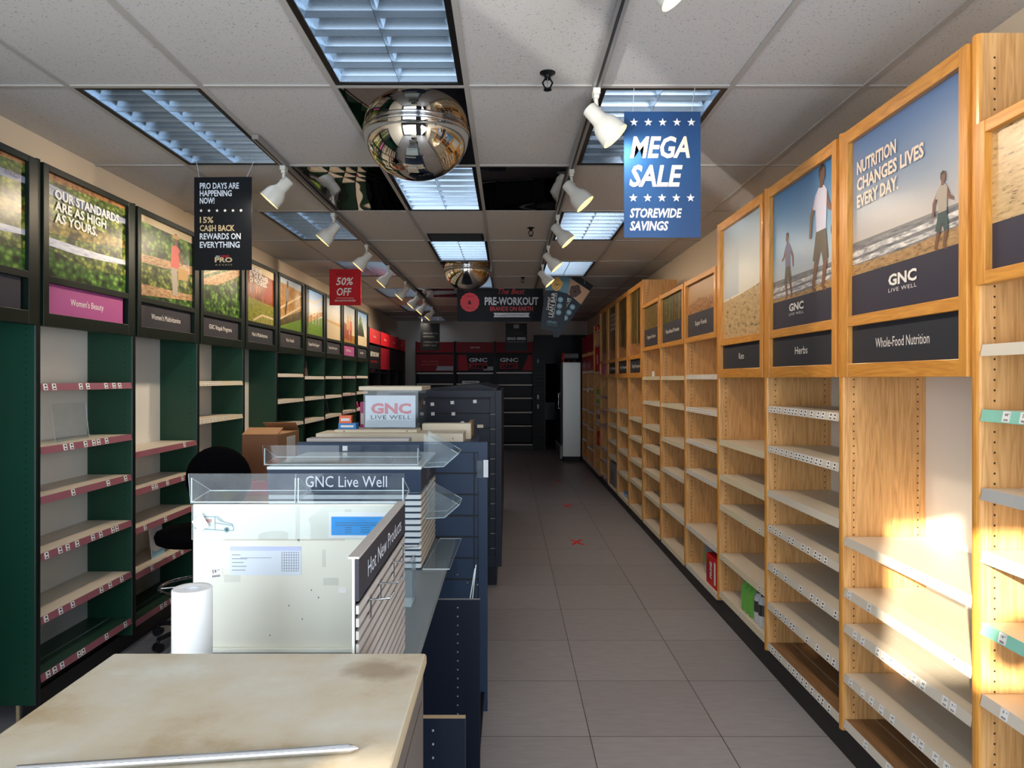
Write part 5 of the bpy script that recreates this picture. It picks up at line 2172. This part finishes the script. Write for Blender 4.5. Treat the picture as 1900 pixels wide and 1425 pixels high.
for o in [o for o in COL.objects if o.name.startswith('product_pack') and 'magenta' in o.get('label', '')]:
    o.location = (-1.02, 5.02, 1.2625)
b = MB()
b.prism([(0, 0), (.5, 0), (.47, .03), (.0, .03)], (0, 0, 0), X_, Z_, (0, .05, 0), 'bottle_white')
tag(b.obj('cable_bag', loc=(-1.13, 4.66, 1.263)), 'crumpled white plastic bag behind the long cream board', 'bag')


# ------------------------------------------------------------------ centre: tall navy gondola near the back
g3 = thing('gondola', 'tall navy slat gondola with white price tags beside the aisle', 'display base', (-.55, 5.62, 0))
b = MB()
b.box(-.49, .012, .16, .50, 3.4, 1.53, 'navy_mid')
b.obj('body', g3)
b = MB()
b.box(.452, 0, .16, .502, .012, 1.556, 'navy_mid')
b.box(-.49, 0, .16, -.44, .012, 1.556, 'navy_mid')
b.box(-.44, 0, 1.50, .452, .012, 1.556, 'navy_mid')
b.box(-.44, .004, .16, .452, .012, .24, 'navy_mid')
b.obj('end_frame', g3, bevel=.002)
b = MB()
z = 1.49
while z > .28:
    b.box(-.44, .0085, z - .005, .41, .0118, z + .005, 'groove')
    z -= .118
b.box(.405, .0085, .25, .41, .0116, 1.5, 'groove')
for i in range(10):
    b.box(.412, .006, .30 + .118 * i, .45, .0118, .306 + .118 * i, 'hole_dk')
b.obj('slat_panel', g3)
b = MB()
b.box(-.44, .05, 0, .46, 3.35, .16, 'navy_dk')
b.obj('plinth', g3)
b = MB()
b.prism([(-.44, 0), (.44, 0), (.46, .03), (.30, .07), (.10, .055), (-.30, .012)], (0, .4, 1.5305), X_, Z_, (0, 2.9, 0), 'navy_dk')
b.obj('top_cap', g3)
for px, py in ((802, 750), (839, 747), (881, 745), (803, 768), (841, 768), (858, 785)):
    p = pt(px, py, 5.62)
    b = MB()
    b.prism([(-.014, -.013), (.014, -.013), (.014, .013), (-.014, .013)], (p.x + .55, .0078, p.z), (.99, 0, .1), (-.1, 0, .99), (0, -.001, 0), 'tag')
    b.obj('price_tag', g3)
p = pt(891, 791, 5.62)
b = MB()
b.box(p.x + .55 - .024, .0068, p.z - .013, p.x + .55 + .024, .0078, p.z + .013, 'strip_cream')
b.obj('price_tag', g3)


# ------------------------------------------------------------------ cartons and stool on the left
def carton(label, loc, w, d, h, mat='card', flap=False, lab=None, rotz=0.0):
    t = thing('cardboard_carton', label, 'carton', loc, rotz)
    b = MB()
    b.box(-w / 2, -d / 2, 0, w / 2, d / 2, h, mat, {'-y': 'card_shaded' if mat == 'card' else mat})
    b.obj('carton_body', t, bevel=.003)
    b = MB()
    if flap:
        b.prism([(-w / 2, 0), (w / 2, 0), (w / 2, .16), (-w / 2, .16)], (0, -d / 2, h + .002), X_, (0, .9, .25), (0, 0, .004), 'card')
        b.obj('top_flap', t)
        b = MB()
        b.prism([(-w / 2, 0), (w / 2, 0), (w / 2, .12), (-w / 2, .12)], (0, d / 2, h + .002), X_, (0, -.8, .5), (0, 0, .004), 'card')
    else:
        b.box(-.025, -d / 2, h + .0002, .025, d / 2, h + .001, 'tan')
    b.obj('top_flap' if flap else 'tape', t)
    if lab:
        b = MB()
        b.box(w / 2 + .0004, -d * .1, h * .35, w / 2 + .0012, d * .3, h * .9, 'tag')
        b.obj('shipping_label', t)
    return t


carton('large open cardboard carton on the stack by the left shelves', (-1.815, 5.47, .905), .26, .54, .33, flap=True, lab=True)
carton('flat white and red carton under the large open one', (-1.80, 5.45, .80), .34, .60, .102, 'rose')
carton('pale brown carton second from the floor in the left stack', (-1.80, 5.45, .42), .36, .62, .378, 'tan')
carton('brown carton on the floor at the bottom of the left stack', (-1.80, 5.45, 0), .38, .64, .418)

ch = thing('drafting_stool', 'black drafting stool with a round backrest by the left shelves', 'stool', (-1.98, 4.52, 0))
b = MB()
sz = .66
b.lathe([(0, .02), (.0, .21), (.012, .235), (.05, .245), (.075, .235), (.09, .20), (.095, .01)], (0, 0, sz - .05), (0, 0, 1), 'fabric', 36)
b.obj('seat', ch)
b = MB()
bk = Vector((.13, .12, 0))
vs_, fs_ = [], []
n_, m_ = 18, 12
b.ball((.10, .10, 1.0), .21, 'fabric', 28, (1.03, .30, 1.0))
b.obj('backrest', ch)
b = MB()
b.tube([(.05, .06, sz - .03), (.13, .17, sz + .05), (.12, .16, 1.0)], .016, 'plastic_bk', 8)
b.obj('back_post', ch)
b = MB()
b.cyl((0, 0, .10), (0, 0, sz - .05), .026, 'plastic_bk', 14)
b.obj('gas_column', ch)
b = MB()
rr = .215
pts = [(rr * math.cos(2 * math.pi * i / 28), rr * math.sin(2 * math.pi * i / 28), .335) for i in range(29)]
b.tube(pts, .011, 'chrome', 8)
for a in (.4, 1.97, 3.54, 5.1):
    b.tube([(.02 * math.cos(a), .02 * math.sin(a), .335), (rr * math.cos(a), rr * math.sin(a), .335)], .007, 'chrome', 6)
b.obj('foot_ring', ch)
for i in range(5):
    a = math.radians(170) + i * 2 * math.pi / 5
    e = Vector((.27 * math.cos(a), .27 * math.sin(a), .075))
    b = MB()
    b.cyl((0, 0, .10), e, .022, 'plastic_bk', 8, .014)
    b.cyl(e, e + Vector((0, 0, -.02)), .010, 'plastic_bk', 8)
    lg = b.obj('leg', ch)
    b = MB()
    t_ = Vector((-math.sin(a), math.cos(a), 0))
    for s in (-1, 1):
        c = Vector((e.x, e.y, .027)) + t_ * .014 * s
        b.cyl(c - t_ * .009, c + t_ * .009, .027, 'plastic_bk', 14)
    b.obj('caster', lg)


# ------------------------------------------------------------------ small things on the shelves
def rloc(yw, z, inset=.10):
    return (RXF + inset, yw, z)


# clear sign holders and cards on the left
def holder(label, y, z, w, h, x=LXF - .10, mat='acrylic', card=None, lean=.12):
    z += .0006
    t = thing('sign_holder', label, 'sign holder', (x, y, z), math.pi / 2, 'clear sign holders')
    b = MB()
    b.prism([(-w / 2, 0), (w / 2, 0), (w / 2, h), (-w / 2, h)], (0, 0, .003), X_, (0, lean, 1), (0, .003, 0), mat, 'acrylic_edge')
    b.obj('clear_panel', t)
    b = MB()
    b.box(-w / 2, -.002, 0, w / 2, .07, .003, mat)
    b.obj('foot', t)
    if card:
        b = MB()
        b.prism([(-w / 2 + .004, 0.004), (w / 2 - .004, .004), (w / 2 - .004, h - .004), (-w / 2 + .004, h - .004)], (0, .0035, .003), X_, (0, lean, 1), (0, .001, 0), card)
        b.obj('card', t)
    return t


holder("clear sign holder standing on the second shelf of the Women's Beauty bay", 3.86, 1.3132, .30, .20)
t = thing('shelf_card', 'blue and white card standing on a low shelf behind the stool', 'card', (LXF - .09, 4.78, .4562), math.pi / 2)
b = MB()
b.prism([(-.085, 0), (.085, 0), (.085, .20), (-.085, .20)], (0, 0, 0), X_, (0, .10, 1), (0, .004, 0), 'tag')
b.obj('card_sheet', t)
b = MB()
b.prism([(-.084, .002), (.084, .002), (.084, .045), (-.02, .035), (-.084, .055)], (0, -.0005, 0), X_, (0, .10, 1), (0, -.001, 0), 'light_blue')
for i in range(5):
    b.prism([(-.05, .10 + .02 * i), (.07, .10 + .02 * i), (.07, .105 + .02 * i), (-.05, .105 + .02 * i)], (0, -.0005, 0), X_, (0, .10, 1), (0, -.001, 0), 'lilac')
b.obj('card_print', t)
holder('clear holder with a dark card on the top shelf under the railing picture', 8.23, 1.6732, .32, .18, card='brown_pack')
holder('clear sign holder on the third shelf under the boardwalk picture', 9.25, 1.1792, .22, .18)
holder('clear sign holder on a shelf of the last pink-plated green bay', 10.1, 1.1862, .22, .14)
# small pink bottle
b = MB()
b.lathe([(0, .02), (.0, .03), (.06, .03), (.075, .015), (.10, .015), (.10, .001)], (0, 0, 0), (0, 0, 1), 'magenta', 14)
tag(b.obj('small_bottle', loc=(LXF - .08, 11.0, 1.1908)), 'small magenta bottle on the last green bay, behind the clear lettered box', 'bottle')

# brown panels standing in the oak bays
for lab, y, z, h in (('brown plastic panel standing on the third shelf of the Plant-Based Proteins bay', 6.22, 1.0962, .22),
                     ('brown plastic panel standing on the fourth shelf of the Plant-Based Proteins bay', 6.12, .8142, .20)):
    b = MB()
    b.prism([(-.13, 0), (.13, 0), (.13, h), (-.13, h)], (0, 0, 0), X_, (0, .12, 1), (0, .005, 0), 'brown_pack')
    tag(b.obj('brown_sign', loc=(RXF + .22, y, z), rotz=-math.pi / 2), lab, 'panel', 'brown shelf panels')
# orange sheet of wood behind in the keto and herbs bays is the back panel itself

# bottle packs, cartons
def bottle(parent, x, y, h, r, body, cap, name='bottle'):
    b = MB()
    b.lathe([(0, .001), (0, r * .9), (h * .03, r), (h * .30, r), (h * .36, r * .93), (h * .60, r * .93), (h * .66, r), (h * .78, r * .85), (h * .84, r * .5), (h * .86, r * .5)],
            (x, y, 0), (0, 0, 1), body, 18)
    o = b.obj(name, parent)
    b = MB()
    b.lathe([(h * .855, r * .55), (h * .99, r * .55), (h, r * .4), (h, .001)], (x, y, 0), (0, 0, 1), cap, 14)
    b.obj('cap', o)
    b = MB()
    b.lathe([(h * .32, r + .0006), (h * .64, r + .0006)], (x, y, 0), (0, 0, 1), 'ink' if body == 'bottle_white' else 'prod_green', 18)
    b.obj('bottle_label', o)
    return o


def bottle_pack(label, y, z, n, body, cap, h=.20, r=.032, inset=.10, group='wrapped bottle packs'):
    t = thing('bottle_pack', label, 'bottle pack', rloc(y, z, inset), -math.pi / 2, group)
    for i in range(n):
        for j in range(2):
            bottle(t, (i - (n - 1) / 2) * 2.08 * r, (j - .5) * 2.08 * r, h, r, body, cap)
    b = MB()
    w_, d_ = n * 1.04 * r + .003, 2.08 * r + .003
    P = [(-w_, 0), (w_, 0), (w_, h * .75), (w_ * .85, h * 1.01), (-w_ * .85, h * 1.01), (-w_, h * .75)]
    b.prism(P, (0, -d_, 0), X_, Z_, (0, 2 * d_, 0), 'film', 'film')
    b.obj('shrink_wrap', t)
    return t


bottle_pack('wrapped green bottles left of the white ones in the Keto bay', 4.42, .1885, 3, 'prod_green', 'prod_green', .205, .034)
bottle_pack('wrapped pack of white bottles with black caps on the bottom shelf of the Keto bay', 4.222, .1885, 2, 'bottle_white', 'ink', .205, .034, .10)
bottle_pack('wrapped green bottles at the near end of the bottom shelf of the Keto bay', 4.085, .1885, 1, 'prod_green', 'prod_green', .205, .034, .10)
bottle_pack('wrapped pack of grey bottles behind the red carton in the Super Foods bay', 5.42, .1465, 3, 'bottle_grey', 'ink', .26, .036, .15)
rc = thing('drink_carton', 'red carton lettered PRIME on the bottom shelf of the Super Foods bay', 'carton', rloc(5.14, .1465, .115), -math.pi / 2)
b = MB()
b.box(-.13, -.09, 0, .13, .09, .215, 'prod_red')
b.obj('carton_body', rc, bevel=.003)
b = MB()
b.text('PRIME', (.02, -.0915, .055), (0, 0, 1), (-1, 0, 0), .055, 'white', width=.12, bold=.035)
b.box(.07, -.0915, .03, .11, -.0905, .19, 'white')
b.box(-.12, -.0915, .03, -.06, -.0905, .18, 'crimson')
b.obj('front_print', rc)
gp = pouch('green pouch at the near end of the bottom shelf of the Plant-Based Proteins bay', rloc(5.90, .1415, .12), .10, .24, .08, 'prod_green', rotz=-math.pi / 2)
pouch('blue and white pack on the bottom shelf of the tree trunk picture bay', rloc(9.0, .1455, .10), .30, .05, .10, 'prod_blue', rotz=-math.pi / 2)
b = MB()
b.box(-.28, -.08, 0, .28, .08, .32, 'grey_print')
b.box(-.10, -.0815, .08, .1, -.0805, .22, 'grey_ink')
tag(b.obj('grey_carton', loc=rloc(9.95, .1505, .10), rotz=-math.pi / 2), 'tall grey carton on the bottom shelf under the forest picture with lettering', 'carton')
for i, (y, z, m, lb) in enumerate(((11.60, 1.2405, 'prod_green', 'green pack in the open oak bay with red cartons'), (11.55, .9205, 'bottle_white', 'white and black pack in the open oak bay'),
                                   (11.55, .5505, 'prod_red', 'red and pink pack on a low shelf of the open oak bay'))):
    for q in range(3):
        pouch(lb + [', farthest of three', ', middle of three', ', nearest of three'][q], rloc(y - .2 + .2 * (1 - q) + .2, z, .08), .16, .22, .08, m, group='packs in the open oak bay', rotz=-math.pi / 2,
              mat2=['white', 'ink', 'rose'][i])
for y, z, h, lb in ((11.58, 2.4305, .08, 'low red carton on the top shelf of the open oak bay'), (11.58, 1.7605, .40, 'tall red carton in the open oak bay beside the last header picture')):
    b = MB()
    b.box(-.34, -.10, 0, .34, .10, h, 'red')
    b.box(-.10, -.1015, h * .3, .02, -.1005, h * .7, 'white')
    tag(b.obj('red_carton', loc=rloc(y, z, .12), rotz=-math.pi / 2), lb, 'carton')
# loose price clips sticking out of far shelves
for k, (bay_y, z) in enumerate(((13.0, 1.44), (7.3, 1.73))):
    b = MB()
    b.box(-.012, -.02, 0, .012, 0, .05, 'tag')
    tag(b.obj('shelf_flag', loc=(RXF - .004, bay_y - .3, z - .04 if k == 0 else 1.669), rotz=-math.pi / 2),
        ['white price flag on a shelf edge near the drinks cooler', 'white price flag standing on a shelf of the farthest low oak bay'][k], 'price flag')

# red tape crosses on the floor
for lb, (px, py, sz_) in (('red tape cross on the floor, nearest the camera', (1070, 1006, .085)), ('red tape cross on the floor, middle one', (1053, 938, .085)),
                          ('faint red tape mark on the floor, farthest from the camera', (1036, 893, .06))):
    y = FPX * HCAM / (py - 702)
    x = (px - 942) / FPX * y
    b = MB()
    for a in (1.12, -1.12):
        u, v = Vector((math.cos(a), math.sin(a), 0)), Vector((-math.sin(a), math.cos(a), 0))
        b.prism([(-sz_ * 1.5, -.017), (sz_ * 1.5, -.017), (sz_ * 1.5, .017), (-sz_ * 1.5, .017)], (0, 0, .0004 + (.0004 if a > 0 else 0)), u, v, (0, 0, .0004), 'tape_red')
    tag(b.obj('tape_cross', loc=(x, y, 0)), lb, 'tape mark', 'red floor crosses')
